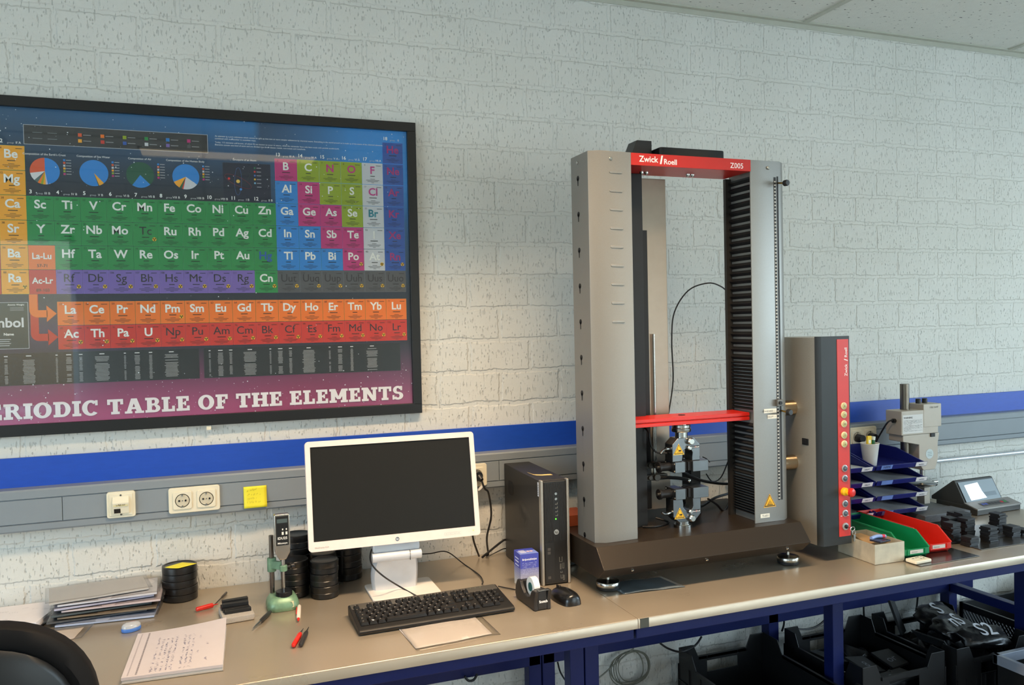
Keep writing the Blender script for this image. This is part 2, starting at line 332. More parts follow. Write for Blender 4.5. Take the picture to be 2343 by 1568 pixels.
# wiring accessories
cream = mat('cream_plastic', (232, 224, 200), .28, var=.01); dk = mat('black_plastic', (24, 24, 25), .38, var=.05)
chrome = mat('steel', (190, 188, 182), .22, 1.0, var=.02)
def plate(t, x, z, w, h, y=TY): return MB().prism(rrect(w, h, .008, cx=x, cy=z), 'y', y-.008, y+.004, ).build('face_plate', cream, t, bevel=.0025)
c = py(277, 1155, -.065); t = thing('network_outlet', 'square cream data outlet marked LAB-03 on the trunking', 'wall outlet', (c.x, TY, c.z-.04))
plate(t, c.x, c.z, .081, .081)
MB().prism([(TY-.024, c.z+.008), (TY-.013, c.z+.026), (TY-.006, c.z+.026), (TY-.006, c.z-.026), (TY-.016, c.z-.026)], 'x', c.x-.023, c.x+.023).build('jack_housing', cream, t, bevel=.0012)
MB().cbox((c.x, TY-.009, c.z), (.066, .004, .066)).build('inset', cream, t, bevel=.0015)
MB().add([(c.x-.019, TY-.0205, c.z-.010), (c.x-.001, TY-.0205, c.z-.010), (c.x-.001, TY-.0175, c.z-.024), (c.x-.019, TY-.0175, c.z-.024)], [(0, 1, 2, 3)]).build('jack_opening', dk, t, smooth=0)
lb = MB().color(205, 196, 150); quad(lb, (c.x-.020, TY-.0238, c.z-.0025), XX, (0, .23, .97), .040, .0095)
lb.color(70, 55, 30); text(lb, 'LAB-03', (c.x, TY-.0242, c.z-.0003), XX, (0, .23, .97), .0085)
lb.build('outlet_label', printed(), t, smooth=0)
for dz in (.030, -.030): MB().cyl((c.x, TY-.008, c.z+dz), (c.x, TY-.0125, c.z+dz), .0028, 12).build('screw', chrome, t)
def schuko(t, x, z, y=TY):
    ins = MB().prism(rrect(.056, .056, .006, cx=x, cy=z), 'y', y-.012, y-.006).build('socket_insert', cream, t, bevel=.0015)
    w_ = MB().lathe([(.0215, 0), (.0195, 0), (.0195, -.0015), (.0185, -.002)], (x, y-.0125, z), 28, (0, -1, 0))
    w_.build('socket_well', mat('cream_shade', (205, 196, 172), .4), ins)
    for dx in (-.0095, .0095): MB().cyl((x+dx, y-.0122, z), (x+dx, y-.0145, z), .0030, 12).build('pin_hole', dk, ins)
    MB().cyl((x, y-.0122, z), (x, y-.0142, z), .0018, 10).build('socket_screw', chrome, ins)
    for dz in (-.0175, .0175): MB().cbox((x, y-.0143, z+dz), (.004, .003, .005)).build('earth_clip', chrome, ins)
c = py(445, 1143, -.066); t = thing('double_socket', 'cream double wall socket on the trunking left of the yellow note', 'wall socket', (c.x, TY, c.z-.04))
plate(t, c.x, c.z, .153, .081)
for dx in (-.0355, .0355): schuko(t, c.x+dx, c.z)
c = py(1090, 1088, -.066); SK = Vector((c.x, TY, c.z)); t = thing('wall_socket', 'single cream wall socket with a black plug, right of the monitor', 'wall socket', (c.x, TY, c.z-.04))
plate(t, c.x, c.z, .081, .081); schuko(t, c.x, c.z)
c = py(1962, 1000, -.066); t = thing('double_socket', 'cream double socket on the trunking behind the blue letter trays', 'wall socket', (c.x+.02, TY, c.z-.04))
plate(t, c.x+.03, c.z, .153, .081)
for dx in (-.004, .065): schuko(t, c.x+dx, c.z)
for dx in (-.004, .065): MB().cyl((c.x+dx, TY-.014, c.z-.004), (c.x+dx, TY-.045, c.z-.004), .018, 20, .016).build('plug_body', dk, t, bevel=.002)
# plug with its cable in the single socket
cabm = mat('black_cable', (20, 20, 22), .45)
t = thing('power_plug', 'black mains plug pushed into the single socket beside the monitor', 'plug', (SK.x, SK.y-.02, SK.z-.02))
MB().cyl((SK.x, SK.y-.014, SK.z), (SK.x, SK.y-.034, SK.z), .0185, 24, .017).cyl((SK.x, SK.y-.034, SK.z), (SK.x+.006, SK.y-.05, SK.z-.012), .012, 16, .008).build('plug_body', dk, t, bevel=.002)
e1 = py(1100, 1250, -.03)
MB().tube([(SK.x+.006, SK.y-.05, SK.z-.012), (SK.x+.014, SK.y-.055, SK.z-.04), py(1118, 1130, -.09), py(1124, 1180, -.07), py(1114, 1230, -.05), py(1117, 1268, -.03), pt(1112, 1273)+Vector((0, 0, .004))], .0036).build('cable', cabm, t)
q = py(1101, 1112, -.11); MB().add([(q.x-.013, q.y, q.z-.012), (q.x-.006, q.y-.003, q.z-.002), (q.x+.010, q.y, q.z+.006), (q.x+.012, q.y, q.z), (q.x-.002, q.y-.003, q.z-.012), (q.x-.011, q.y, q.z-.018)], [(0, 1, 4, 5), (1, 2, 3, 4)]).build('cable_tag', mat('white_paper', (236, 234, 226), .7), t)
def loose(name, P, r, label, m_=None, cat='cable', **k):
    return tag(MB().tube(P, r, **k).build(name, m_ or cabm), label, cat)
loose('power_cable', [py(1080, 1200, -.09), py(1083, 1235, -.07), pt(1096, 1273, .004)], .0035, 'black cable dropping from behind the monitor to the table')
loose('computer_cable', [(1.05, -.035, .15), py(1164, 1229, -.045), py(1150, 1238, -.06), py(1120, 1262, -.05), pt(1103, 1276, .006)], .004, 'thick black cable running from the computer tower to the table back')
loose('network_cable', [(1.05, -.03, .09), py(1166, 1252, -.04), py(1150, 1257, -.05), pt(1112, 1276, .004)], .002, 'thin black cable below the thick one behind the computer tower')
# pipe along the wall on the right
MB().cyl((1.98, -.025, .176), (RX1, -.025, .176), .010, 16).build('pipe', mat('white_pipe', (212, 216, 220), .25, .3), None)
tag(bpy.data.objects['pipe'], 'thin pale metal pipe along the wall under the right trunking', 'pipe')
# hook below the poster
c = py(478, 981, -.01); tag(MB().cbox((c.x, -.012, c.z), (.014, .024, .006)).cbox((c.x, -.024, c.z+.004), (.014, .003, .012)).build('wall_hook', cream), 'small cream hook carrying the lower edge of the poster frame', 'hook')
# ================================================================ workbenches
def steel_top():
    m = mat('bench_steel', (184, 172, 154), .32, .62, var=.04, scale=3); n = m.node_tree; L = n.links; b = n.nodes['Principled BSDF']
    tc = n.nodes.new('ShaderNodeTexCoord'); z = n.nodes.new('ShaderNodeTexNoise'); z.inputs['Scale'].default_value = 6; z.inputs['Detail'].default_value = 3; L.new(tc.outputs['Object'], z.inputs['Vector'])
    r = n.nodes.new('ShaderNodeMapRange'); r.inputs[1].default_value = .3; r.inputs[2].default_value = .75; r.inputs[3].default_value = .27; r.inputs[4].default_value = .38; L.new(z.outputs['Fac'], r.inputs[0]); L.new(r.outputs[0], b.inputs['Roughness'])
    return m
ST = steel_top(); bl = mat('blue_enamel', (13, 26, 82), .4, var=.05, spec=.35); XS = 1.128; XE = 3.284; XL = -.98; YF = -.812
def bench(x0, x1, legs, label, left_end):
    t = thing('workbench', label, 'workbench', ((x0+x1)/2, -.4, FZ))
    MB().prism([(-.004, -.001), (YF+.002, -.001), (YF, -.004), (YF, -.030), (YF+.004, -.030), (YF+.004, -.026), (-.004, -.026)][::-1], 'x', x0+.0006, x1-.0006).build('bench_top', ST, t, bevel=.0012)
    MB().box(x0+.004, x1-.004, YF+.018, YF+.058, -.066, -.0265).build('front_rail', bl, t, bevel=.003)
    MB().box(x0+.004, x1-.004, -.08, -.04, -.414, -.374).build('back_rail', bl, t, bevel=.003)
    for x in legs:
        for y in (-.45, -.08): MB().box(x-.025, x+.025, y, y+.05, FZ, -.0265).build('leg', bl, t, bevel=.003)
        MB().box(x-.02, x+.02, YF+.058, -.03, -.066, -.0265).build('cross_arm', bl, t, bevel=.002)
    return t
b1 = bench(XL, XS, (-.93, .10, XS-.027), 'left steel-topped workbench with blue frame, carrying monitor and keyboard', 1)
b2 = bench(XS, XE, (XS+.027, 2.165, 3.155), 'right steel-topped workbench with blue frame, carrying the tall testing machine', 0)
MB().box(3.135, 3.175, -.40, -.08, -.414, -.374).build('side_rail', bl, b2, bevel=.003)
q = (XS+.006, XS+.034)
MB().box(q[0], q[1], YF-.0012, YF+.004, -.029, -.002).build('edge_patch', mat('dark_steel', (88, 90, 84), .4, .6), b2)
# poster ---------------------------------------------------------------
PX0, PX1, PZ0, PZ1 = -.695, .711, .537, 1.560
t = thing('framed_poster', 'large black-framed periodic table poster on the white block wall', 'poster', (.045, -.012, PZ0))
FW = .031
fr = MB().box(PX0, PX1, -.03, -.002, PZ0, PZ0+FW+.004).box(PX0, PX1, -.03, -.002, PZ1-FW, PZ1).box(PX0, PX0+FW, -.03, -.002, PZ0+FW, PZ1-FW).box(PX1-FW, PX1, -.03, -.002, PZ0+FW, PZ1-FW)
fr.build('frame', mat('black_frame', (20, 21, 22), .4), t, bevel=.0015)
ix0, ix1, iz0, iz1 = PX0+FW-.002, PX1-FW+.002, PZ0+FW, PZ1-FW+.002
bgd = MB(); NX, NZ = 60, 44
for j in range(NZ+1):
    for i in range(NX+1): bgd.V.append(Vector((ix0+(ix1-ix0)*i/NX, -.0150, iz0+(iz1-iz0)*j/NZ)))
for j in range(NZ):
    for i in range(NX): bgd.F.append([j*(NX+1)+i, j*(NX+1)+i+1, (j+1)*(NX+1)+i+1, (j+1)*(NX+1)+i]); bgd.K.append(bgd.c)
def galaxy(p):
    u = (p.x-ix0)/(ix1-ix0); v = (p.z-iz0)/(iz1-iz0)
    ns = .5+.25*math.sin(7*u+5*v)+.25*math.sin(13*u-9*v+2)
    top = (30+14*u, 76+70*u, 112+118*u); mid = (34, 38, 52); bot = (176-34*u+20*ns, 64+26*ns-16*u, 116+30*ns-26*u); pur = (66, 52, 104)
    def mixc(a, b, k): return tuple(a[i]*(1-k)+b[i]*k for i in range(3))
    sm = lambda a, b, x: max(0, min(1, (x-a)/(b-a)))**1.3
    c = mixc(mid, top, sm(.72, .98, v)) if u < .62 else mixc(mid, top, sm(.35, .8, v)*(.4+.6*sm(.6, .85, u))+.0)
    c = mixc(c, pur, max(0, 1-abs(v-.30)/.12)*(1-sm(.2, .5, u))*.7)
    c = mixc(bot, c, sm(.02, .26, v+.03*ns))
    return rgb(*c)
bgd.cd = galaxy
bgd.build('poster_background', printed('print_background', .4), t, smooth=0)
P = MB(); LY = -.0156
def pq(x, z, w_, h_, c, l=0): P.color(*c); quad(P, (x, LY-.0004*l, z), XX, ZZ, w_, h_)
def ptx(s, x, z, size, c=(255, 255, 255), b=0., al='C', l=3, ws=1.): P.color(*c); text(P, s, (x, LY-.0004*l, z), XX, ZZ, size, b, al, ws)
GX, GZ, PW, PH = -.6425, 1.4885, .0727, .0747      # grid origin, pitch
OR, YE, RD, PU, GR, BL_, PK, OL, WH, DB, DG = (242, 120, 30), (246, 168, 38), (205, 48, 36), (122, 98, 178), (34, 140, 72), (38, 132, 214), (196, 46, 124), (150, 170, 30), (206, 208, 216), (36, 84, 172), (84, 84, 90)
E_ = []
def row(r, c0, syms, col, z0, special=()):
    for i, s in enumerate(syms.split()): E_.append((r, c0+i, s, col, z0+i))
row(1, 1, 'H', OL, 1); row(1, 18, 'He', DB, 2)
row(2, 1, 'Li', RD, 3); row(2, 2, 'Be', YE, 4); row(2, 13, 'B', PK, 5); row(2, 14, 'C N O', OL, 6); row(2, 17, 'F', WH, 9); row(2, 18, 'Ne', DB, 10)
row(3, 1, 'Na', RD, 11); row(3, 2, 'Mg', YE, 12); row(3, 13, 'Al', BL_, 13); row(3, 14, 'Si', PK, 14); row(3, 15, 'P S', OL, 15); row(3, 17, 'Cl', WH, 17); row(3, 18, 'Ar', DB, 18)
row(4, 1, 'K', RD, 19); row(4, 2, 'Ca', YE, 20); row(4, 3, 'Sc Ti V Cr Mn Fe Co Ni Cu Zn', GR, 21); row(4, 13, 'Ga', BL_, 31); row(4, 14, 'Ge As', PK, 32); row(4, 16, 'Se', OL, 34); row(4, 17, 'Br', WH, 35); row(4, 18, 'Kr', DB, 36)
row(5, 1, 'Rb', RD, 37); row(5, 2, 'Sr', YE, 38); row(5, 3, 'Y Zr Nb Mo Tc Ru Rh Pd Ag Cd', GR, 39); row(5, 13, 'In Sn', BL_, 49); row(5, 15, 'Sb Te', PK, 51); row(5, 17, 'I', WH, 53); row(5, 18, 'Xe', DB, 54)
row(6, 1, 'Cs', RD, 55); row(6, 2, 'Ba', YE, 56); row(6, 3, 'La-Lu', OR, 57); row(6, 4, 'Hf Ta W Re Os Ir Pt Au Hg', GR, 72); row(6, 13, 'Tl Pb Bi', BL_, 81); row(6, 16, 'Po', PK, 84); row(6, 17, 'At', WH, 85); row(6, 18, 'Rn', DB, 86)
row(7, 1, 'Fr', RD, 87); row(7, 2, 'Ra', YE, 88); row(7, 3, 'Ac-Lr', RD, 89); row(7, 4, 'Rf Db Sg Bh Hs Mt Ds Rg', PU, 104); row(7, 12, 'Cn', GR, 112); row(7, 13, 'Uut Uuq Uup Uuh Uus Uuo', DG, 113)
row(8, 4, 'La Ce Pr Nd Pm Sm Eu Gd Tb Dy Ho Er Tm Yb Lu', OR, 57); row(9, 4, 'Ac Th Pa U Np Pu Am Cm Bk Cf Es Fm Md No Lr', RD, 89)
SYN = set('Tc Rf Db Sg Bh Hs Mt Ds Rg Uut Uuq Uup Uuh Uus Uuo Np Pu Am Cm Bk Cf Es Fm Md No Lr'.split())
GAS = {'H': (200, 40, 130), 'N': (200, 40, 130), 'O': (200, 40, 130), 'F': (196, 60, 140), 'Cl': (196, 60, 140), 'He': (170, 40, 120), 'Ne': (170, 40, 120), 'Ar': (170, 40, 120), 'Kr': (170, 40, 120), 'Xe': (170, 40, 120), 'Rn': (170, 40, 120), 'Br': (30, 130, 150), 'Hg': (30, 90, 170)}
def fan(cx, cz, r, a0, a1, c, l=4, n=6, y=None):
    P.color(*c); y = LY-.0004*l; vs = [(cx, y, cz)]+[(cx+r*math.sin(math.radians(a0+(a1-a0)*i/n)), y, cz+r*math.cos(math.radians(a0+(a1-a0)*i/n))) for i in range(n+1)]
    P.add(vs, [(0, i, i+1) for i in range(1, n+1)])
def radio(x, z, r=.0062):
    fan(x, z, r, 0, 360, (240, 190, 30), 4, 14)
    for a in (60, 180, 300): fan(x, z, r*.85, a-28, a+28, (20, 20, 20), 5, 3)
    fan(x, z, r*.2, 0, 360, (20, 20, 20), 6, 6)
for r, c, s, col, z in E_:
    x = GX+(c-1)*PW; zt = GZ-(r-1)*PH if r < 8 else .943-(r-8)*.0740
    h = PH if r < 8 else .0740
    pq(x+.0004, zt-h+.0009, PW-.001, h-.0018, tuple(min(255, k*1.25+20) for k in col), 0)
    pq(x+.0010, zt-h+.0015, PW-.0022, h-.0030, col, 1)
    rng = s in ('La-Lu', 'Ac-Lr')
    ptx(s, x+PW/2, zt-.0375 if not rng else zt-.042, .036 if not rng else .026, (40, 38, 44) if s in SYN else GAS.get(s, (238, 238, 236)), .0 if s in SYN else .024, ws=1.0 if len(s) < 3 else .92)
    if rng: ptx('57-71' if s == 'La-Lu' else '89-103', x+PW/2, zt-.067, .013, (70, 40, 30), .01); continue
    dkc = (22, 22, 26) if col != DG else (30, 30, 34)
    dkc = tuple(int(col[i]*.35) for i in range(3))
    ptx(str(z), x+.010, zt-.0115, .0085, dkc); pq(x+PW-.024, zt-.0105, .017, .0018, dkc, 3)
    pq(x+PW/2-.0025*(2+z % 3)-.003, zt-.0475, .005*(2+z % 3)+.006, .0026, dkc, 3)
    for k, wd in ((0, .016), (1, .046), (2, .036), (3, .010)): pq(x+PW/2-wd/2, zt-.0565-k*.0042, wd, .0013, dkc, 3)
    if s in SYN or s in 'Po At Rn Fr Ra Pm Ac Th Pa U Cn'.split(): radio(x+PW-.011, zt-.052)
for c in range(1, 19):
    zt = GZ-{1: 0, 2: 1, 13: 1, 14: 1, 15: 1, 16: 1, 17: 1, 18: 0}.get(c, 3)*PH
    x = GX+(c-1)*PW; ptx(str(c), x+.012, zt+.007, .016, b=.02)
    ptx('group', x+.036, zt+.005, .0075, (200, 200, 205)); ptx({1: 'I A', 2: 'II A', 3: 'III B', 4: 'IV B', 5: 'V B', 6: 'VI B', 7: 'VII B', 8: 'VIII B', 9: 'VIII B', 10: 'VIII B', 11: 'I B', 12: 'II B', 13: 'III A', 14: 'IV A', 15: 'V A', 16: 'VI A', 17: 'VII A', 18: '0'}[c], x+.057, zt+.005, .010)
# legend box
def outline(x0, x1, z0, z1, t_=.0014, c=(190, 195, 205), l=2):
    pq(x0, z0, x1-x0, t_, c, l); pq(x0, z1-t_, x1-x0, t_, c, l); pq(x0, z0, t_, z1-z0, c, l); pq(x1-t_, z0, t_, z1-z0, c, l)
pq(-.499, 1.419, .522, .060, (50, 50, 54), 0); outline(-.499, .023, 1.419, 1.479)
for i, (a, b) in enumerate([((225, 90, 50), YE), (OR, RD), (OL, DB), (GR, WH), (BL_, PU), (PK, DG)]):
    x = -.352+i*.0625
    for j, c in enumerate((a, b)): pq(x, 1.450-j*.018, .0105, .0105, c, 2); pq(x+.014, 1.4545-j*.018, .022, .0022, (150, 150, 155), 2)
for i in range(2):
    for j in range(2): pq(-.475+i*.04, 1.455-j*.018, .026, .002, (120, 125, 130), 2)
# pies
for cx, title, seg in ((-.445, "Composition of the Earth's Crust", [(170, BL_), (8, (190, 190, 220)), (10, YE), (10, OL), (12, OR), (16, (90, 110, 110)), (34, (220, 220, 225)), (100, (225, 90, 50))]),
                       (-.311, 'Composition of Sea Water', [(138, BL_), (22, YE), (4, (60, 70, 60)), (196, BL_)]),
                       (-.180, 'Composition of Air', [(136, (24, 84, 62)), (80, BL_), (144, (24, 84, 62))]),
                       (-.046, 'Composition of the Human Body', [(126, BL_), (66, (208, 208, 216)), (6, (220, 60, 60)), (12, (40, 90, 60)), (34, YE), (116, BL_)])):
    a = 0; ptx(title, cx, 1.388, .0085, (225, 225, 230), .012)
    for da, c in seg: fan(cx, 1.340, .0405, a, a+da, c, 2, max(2, int(da/12))); a += da
    for k in range(6): pq(cx+.050, 1.373-k*.0085, .006, .006, (BL_, (225, 90, 50), WH, YE, OL, PK)[k], 2); pq(cx+.058, 1.375-k*.0085, .014, .0018, (190, 190, 195), 2)
# atom picture
ptx('Structure of an Atom', .135, 1.400, .0085, (225, 225, 230), .012)
pq(.066, 1.268, .150, .124, (14, 22, 52), 0); outline(.066, .216, 1.268, 1.392, .0008, (50, 56, 80))
for a_, b_, ro, c in ((.045, .014, -25, (150, 40, 50)), (.045, .011, 88, (60, 110, 180)), (.045, .014, 35, (30, 70, 60))):
    P.color(*c); pr_ = []
    for k in range(36):
        w_ = 2*PI*k/36; ex, ez = a_*math.cos(w_), b_*math.sin(w_); q = math.radians(ro); pr_.append((.113+ex*math.cos(q)-ez*math.sin(q), 1.332+ex*math.sin(q)+ez*math.cos(q)))
    for k in range(36):
        (x1, z1), (x2, z2) = pr_[k], pr_[(k+1) % 36]; dx, dz = x2-x1, z2-z1; l_ = math.hypot(dx, dz); nx, nz_ = -dz/l_*.0004, dx/l_*.0004; y = LY-.0009
        P.add([(x1-nx, y, z1-nz_), (x2-nx, y, z2-nz_), (x2+nx, y, z2+nz_), (x1+nx, y, z1+nz_)], [(0, 1, 2, 3)])
fan(.113, 1.332, .006, 0, 360, (240, 200, 90), 4, 10); fan(.085, 1.340, .004, 0, 360, (220, 40, 40), 4, 8); fan(.121, 1.306, .004, 0, 360, (60, 140, 220), 4, 8)
for k, c in enumerate(((40, 120, 80), (220, 40, 40), (60, 110, 200), (240, 190, 40), (120, 180, 220), (20, 30, 60))): fan(.166, 1.378-k*.0125, .0032, 0, 360, c, 3, 8); pq(.172, 1.377-k*.0125, .014, .002, (180, 180, 190), 2)
# intro text
for i, (s, w_) in enumerate((('An element is a pure substance which cannot be split up into two or more simpler substances by chemical means. Everything in the world around us is made up of the atoms of the chemical elements,', .45), ('combined with one another in countless ways.', .11), ('Today, 115 elements are known, of which 92 are known to occur in nature, while the remainder have only been made with particle accelerators.', .33), ('Elements contain one kind of atom and are divided into three classes: metals, non-metals and metalloids.', .26))):
    ptx(s, .045, 1.474-(0, .008, .020, .028)[i], .0068, (225, 230, 240), .01, 'L', 3, 1.0)
# key box at the left
pq(-.600, .801, .098, .141, (44, 60, 62), 0); outline(-.600, -.502, .801, .942)
ptx('Symbol', -.515, .867, .040, (225, 225, 230), .024, 'R'); ptx('Name', -.555, .842, .011, b=.02); ptx('Atomic Weight', -.512, .932, .007, b=.01, al='R')
for k in range(4): pq(-.590, .829-k*.0062, .040-.004*(k % 2), .0020, (190, 195, 200), 2)
for k in range(3): pq(-.550, .925-k*.004, .036, .0014, (150, 155, 160), 2)
# arrows from La-Lu / Ac-Lr to the two lower rows
def arrow(col, x, zt, zb, l):
    w_ = .022; pq(x, zb+.012, w_, zt-zb-.012, col, l)
    fan(x+.022, zb+.012, .022, 180, 270, col, l, 6); pq(x+.022, zb-.010, .026, w_, col, l)
    P.color(*col); y = LY-.0004*l; P.add([(x+.046, y, zb-.024), (x+.073, y, zb+.001), (x+.046, y, zb+.026)], [(0, 1, 2)])
arrow((200, 44, 34), -.497, .9655, .833, 0); arrow(OR, -.499, .9655, .905, 1)
# tables of discoveries
for x0, x1 in ((-.600, -.022), (-.008, .640)):
    pq(x0, .690, x1-x0, .098, (30, 33, 38), 0); outline(x0, x1, .690, .788, .0007, (60, 62, 70))
xs = [-.564, -.520, -.452, -.411, -.378, -.315, -.250, -.213, -.172, -.105, -.040]
base = [(-.565, .010), (-.505, .034), (-.430, .006), (-.397, .016), (-.364, .010), (-.305, .042), (-.240, .006), (-.205, .016), (-.166, .010), (-.105, .044), (.010, .006), (.043, .018), (.075, .010), (.135, .042), (.200, .006), (.232, .016), (.265, .010), (.325, .044), (.395, .006), (.430, .016), (.470, .010), (.540, .040)]
for cx, w_ in base:
    pq(cx-min(w_, .014)/2, .7775, min(w_, .014), .0026, (225, 225, 228), 2)
    for k in range(18):
        if random.random() < .07: continue
        ww = w_*random.uniform(.75, 1); pq(cx-ww/2, .7690-k*.0043, ww, .0017, (168, 168, 170), 2)
# slab-serif title
def bar(x0, z0, x1, z1): pqs(min(x0, x1), min(z0, z1), abs(x1-x0), abs(z1-z0))
TS = .0; TXO = 0; TSC = 1
NQ = [0]
def ty(): NQ[0] = (NQ[0]+1) % 64; return LY-.0016-NQ[0]*.00002
def pqs(x, z, w_, h_): P.color(236, 230, 236); quad(P, (TXO+x*TSC, ty(), TS+z*TSC), XX, ZZ, w_*TSC, h_*TSC)
def poly2(L_): P.color(236, 230, 236); y_ = ty(); P.add([(TXO+x*TSC, y_, TS+z*TSC) for x, z in L_], [list(range(len(L_)))])
def arc(cx, cz, rx, rz, ti, a0, a1, n=14, tz=None):
    tz = tz or ti
    for i in range(n):
        a, b = [math.radians(a0+(a1-a0)*k/n) for k in (i, i+1)]
        poly2([(cx+rx*math.cos(a), cz+rz*math.sin(a)), (cx+rx*math.cos(b), cz+rz*math.sin(b)), (cx+(rx-ti)*math.cos(b), cz+(rz-tz)*math.sin(b)), (cx+(rx-ti)*math.cos(a), cz+(rz-tz)*math.sin(a))])
S_, T_ = .27, .17      # stem width, serif thickness (letter height 1)
def stem(x, foot=True, top=True, e=.1):
    pqs(x, 0, S_, 1)
    if foot: pqs(x-e, 0, S_+2*e, T_)
    if top: pqs(x-e, 1-T_, S_+2*e, T_)
def letter(ch):
    if ch == 'I': stem(.1); return .47
    if ch in 'EF':
        stem(.1); pqs(.1, 1-T_, .62, T_); pqs(.56, .66, .16, .34); pqs(.3, .44, .24, T_-.03); pqs(.46, .36, .10, .29)
        if ch == 'E': pqs(.1, 0, .66, T_); pqs(.6, 0, .16, .34)
        return .80 if ch == 'E' else .76
    if ch == 'L': stem(.1); pqs(.1, 0, .64, T_); pqs(.58, 0, .16, .38); return .78
    if ch == 'T': stem(.3, top=False); pqs(0, 1-T_, .87, T_); pqs(0, .64, .16, .36); pqs(.71, .64, .16, .36); return .90
    if ch == 'H': stem(.1); stem(.65); pqs(.3, .43, .4, T_-.02); return 1.04
    if ch in 'PRB':
        stem(.1); arc(.48, .73, .30, .27, .24, -90, 90, tz=.15); pqs(.3, 1-.15, .2, .15); pqs(.3, .46, .2, .14)
        if ch == 'B': arc(.52, .27, .32, .27, .25, -90, 90, tz=.15); pqs(.3, 0, .24, .15); return .88
        if ch == 'R': poly2([(.42, .5), (.66, .5), (.86, .14), (.94, .14), (.94, 0), (.70, 0)]); return .95
        return .82
    if ch == 'D': stem(.1); arc(.46, .5, .44, .5, .27, -90, 90, tz=.16); pqs(.3, 1-.16, .17, .16); pqs(.3, 0, .17, .16); return .94
    if ch == 'O': arc(.47, .5, .47, .52, .28, 0, 360, 30, tz=.17); return .98
    if ch == 'C': arc(.47, .5, .47, .52, .28, 45, 318, 26, tz=.17); pqs(.70, .66, .14, .34); return .90
    if ch == 'A': poly2([(.10, .1), (.34, .1), (.60, 1), (.36, 1)]); poly2([(.40, 1), (.68, 1), (.96, .1), (.66, .1)]); pqs(.3, .28, .42, .14); pqs(0, 0, .42, T_-.02); pqs(.56, 0, .50, T_-.02); return 1.09
    if ch == 'M': stem(.1, top=False); stem(.83, top=False); poly2([(.02, 1), (.40, 1), (.66, .25), (.50, .25)][::-1]); poly2([(.50, .25), (.70, .25), (1.18, 1), (.80, 1)][::-1]); pqs(.0, 1-T_, .3, T_); pqs(.92, 1-T_, .28, T_); return 1.22
    if ch == 'N': stem(.1, top=False, e=.09); pqs(.74, .1, .22, .9); pqs(.0, 1-T_, .3, T_); pqs(.64, 1-T_, .42, T_); poly2([(.1, 1), (.42, 1), (.96, .0), (.70, .0)]); return 1.08
    if ch == 'S': arc(.37, .72, .33, .30, .24, 20, 270, 16, tz=.16); arc(.37, .28, .37, .30, .26, -160, 90, 16, tz=.16); pqs(.54, .68, .13, .32); pqs(0, 0, .13, .34); return .80
    return .36
TS = .588; TSC = .0470; wtot = 0
word = 'PERIODIC TABLE OF THE ELEMENTS'; keep = len(P.V), len(P.F)
for ch in word: wtot += letter(ch)+.045
del P.V[keep[0]:]; del P.F[keep[1]:]; del P.K[keep[1]:]
xl = -.622+.045; xr = .652; TSC_x = (xr-(-.665))/ (wtot)
cur = 0; k0 = len(P.V)
TXO = 0
for ch in word:
    a0 = len(P.V); TXO = cur; w_ = letter(ch); 
    for i in range(a0, len(P.V)): v = P.V[i]; P.V[i] = Vector((xr-(wtot-((v.x-cur)/TSC+cur))*TSC_x, v.y, v.z))
    cur += w_+.045
# stars
for k in range(520):
    x = random.uniform(ix0, ix1); z = random.choice((random.uniform(iz0, iz0+.13), random.uniform(1.25, iz1), random.uniform(iz0, iz1)))
    r_ = random.choice((.0006, .0007, .0009, .0012, .0018)); fan(x, z, r_, 0, 360, (230, 235, 245), 7 if r_ > .0011 else 0, 6)
P.build('poster_print', printed('print', .45), t, smooth=0)
MB().box(ix0, ix1, -.0215, -.0200, iz0, iz1).build('glazing', clear_sheet('poster_glass', (252, 253, 252), 1.0, .02, 1.5), t, smooth=0)
# ================================================================ testing machine
sil = mat('silver_paint', (142, 140, 135), .42, .55, var=.03, scale=300, bump=.06, bscale=900)
anth = mat('anthracite_paint', (58, 50, 42), .34, .5, var=.06, scale=300, bump=.08, bscale=900)
red = mat('red_paint', (196, 34, 24), .35, var=.02); blk = mat('matt_black', (17, 17, 19), .55, var=.05)
rub = mat('black_rubber', (20, 20, 21), .55, var=.1, scale=60, bump=.1); HB, ZT = .150, 1.379
t = thing('testing_machine', 'tall silver and red two-column tensile testing machine standing on the right bench', 'testing machine', (1.5, -.4, 0))
# base
bs = MB().loft([[Vector((x, y, z)) for y, z in ((-.17, .060), (-.17, HB), (-.592, HB), (-.642, .092), (-.602, .056))] for x in (1.108, 1.882)])
base = bs.build('base', anth, t, bevel=.0015)
for x in (1.215, 1.485, 1.80): MB().lathe([(.0045, 0), (.0045, .002), (.003, .0035)], (x, -.6235, .075), 12, (0, -.65, -.75)).build('screw', chrome, base)
for x, y in ((1.172, -.540), (1.872-.012, -.552), (1.172, -.23), (1.86, -.23)):
    f = MB().lathe([(.037, .010), (.038, .012), (.038, .022), (.036, .025), (.008, .028), (.0045, .029), (.0045, .060)], (x, y, 0), 40).build('levelling_foot', chrome, t)
    MB().lathe([(.033, 0), (.0365, .002), (.0365, .011), (.034, .0115)], (x, y, 0), 40).build('rubber_pad', rub, f)
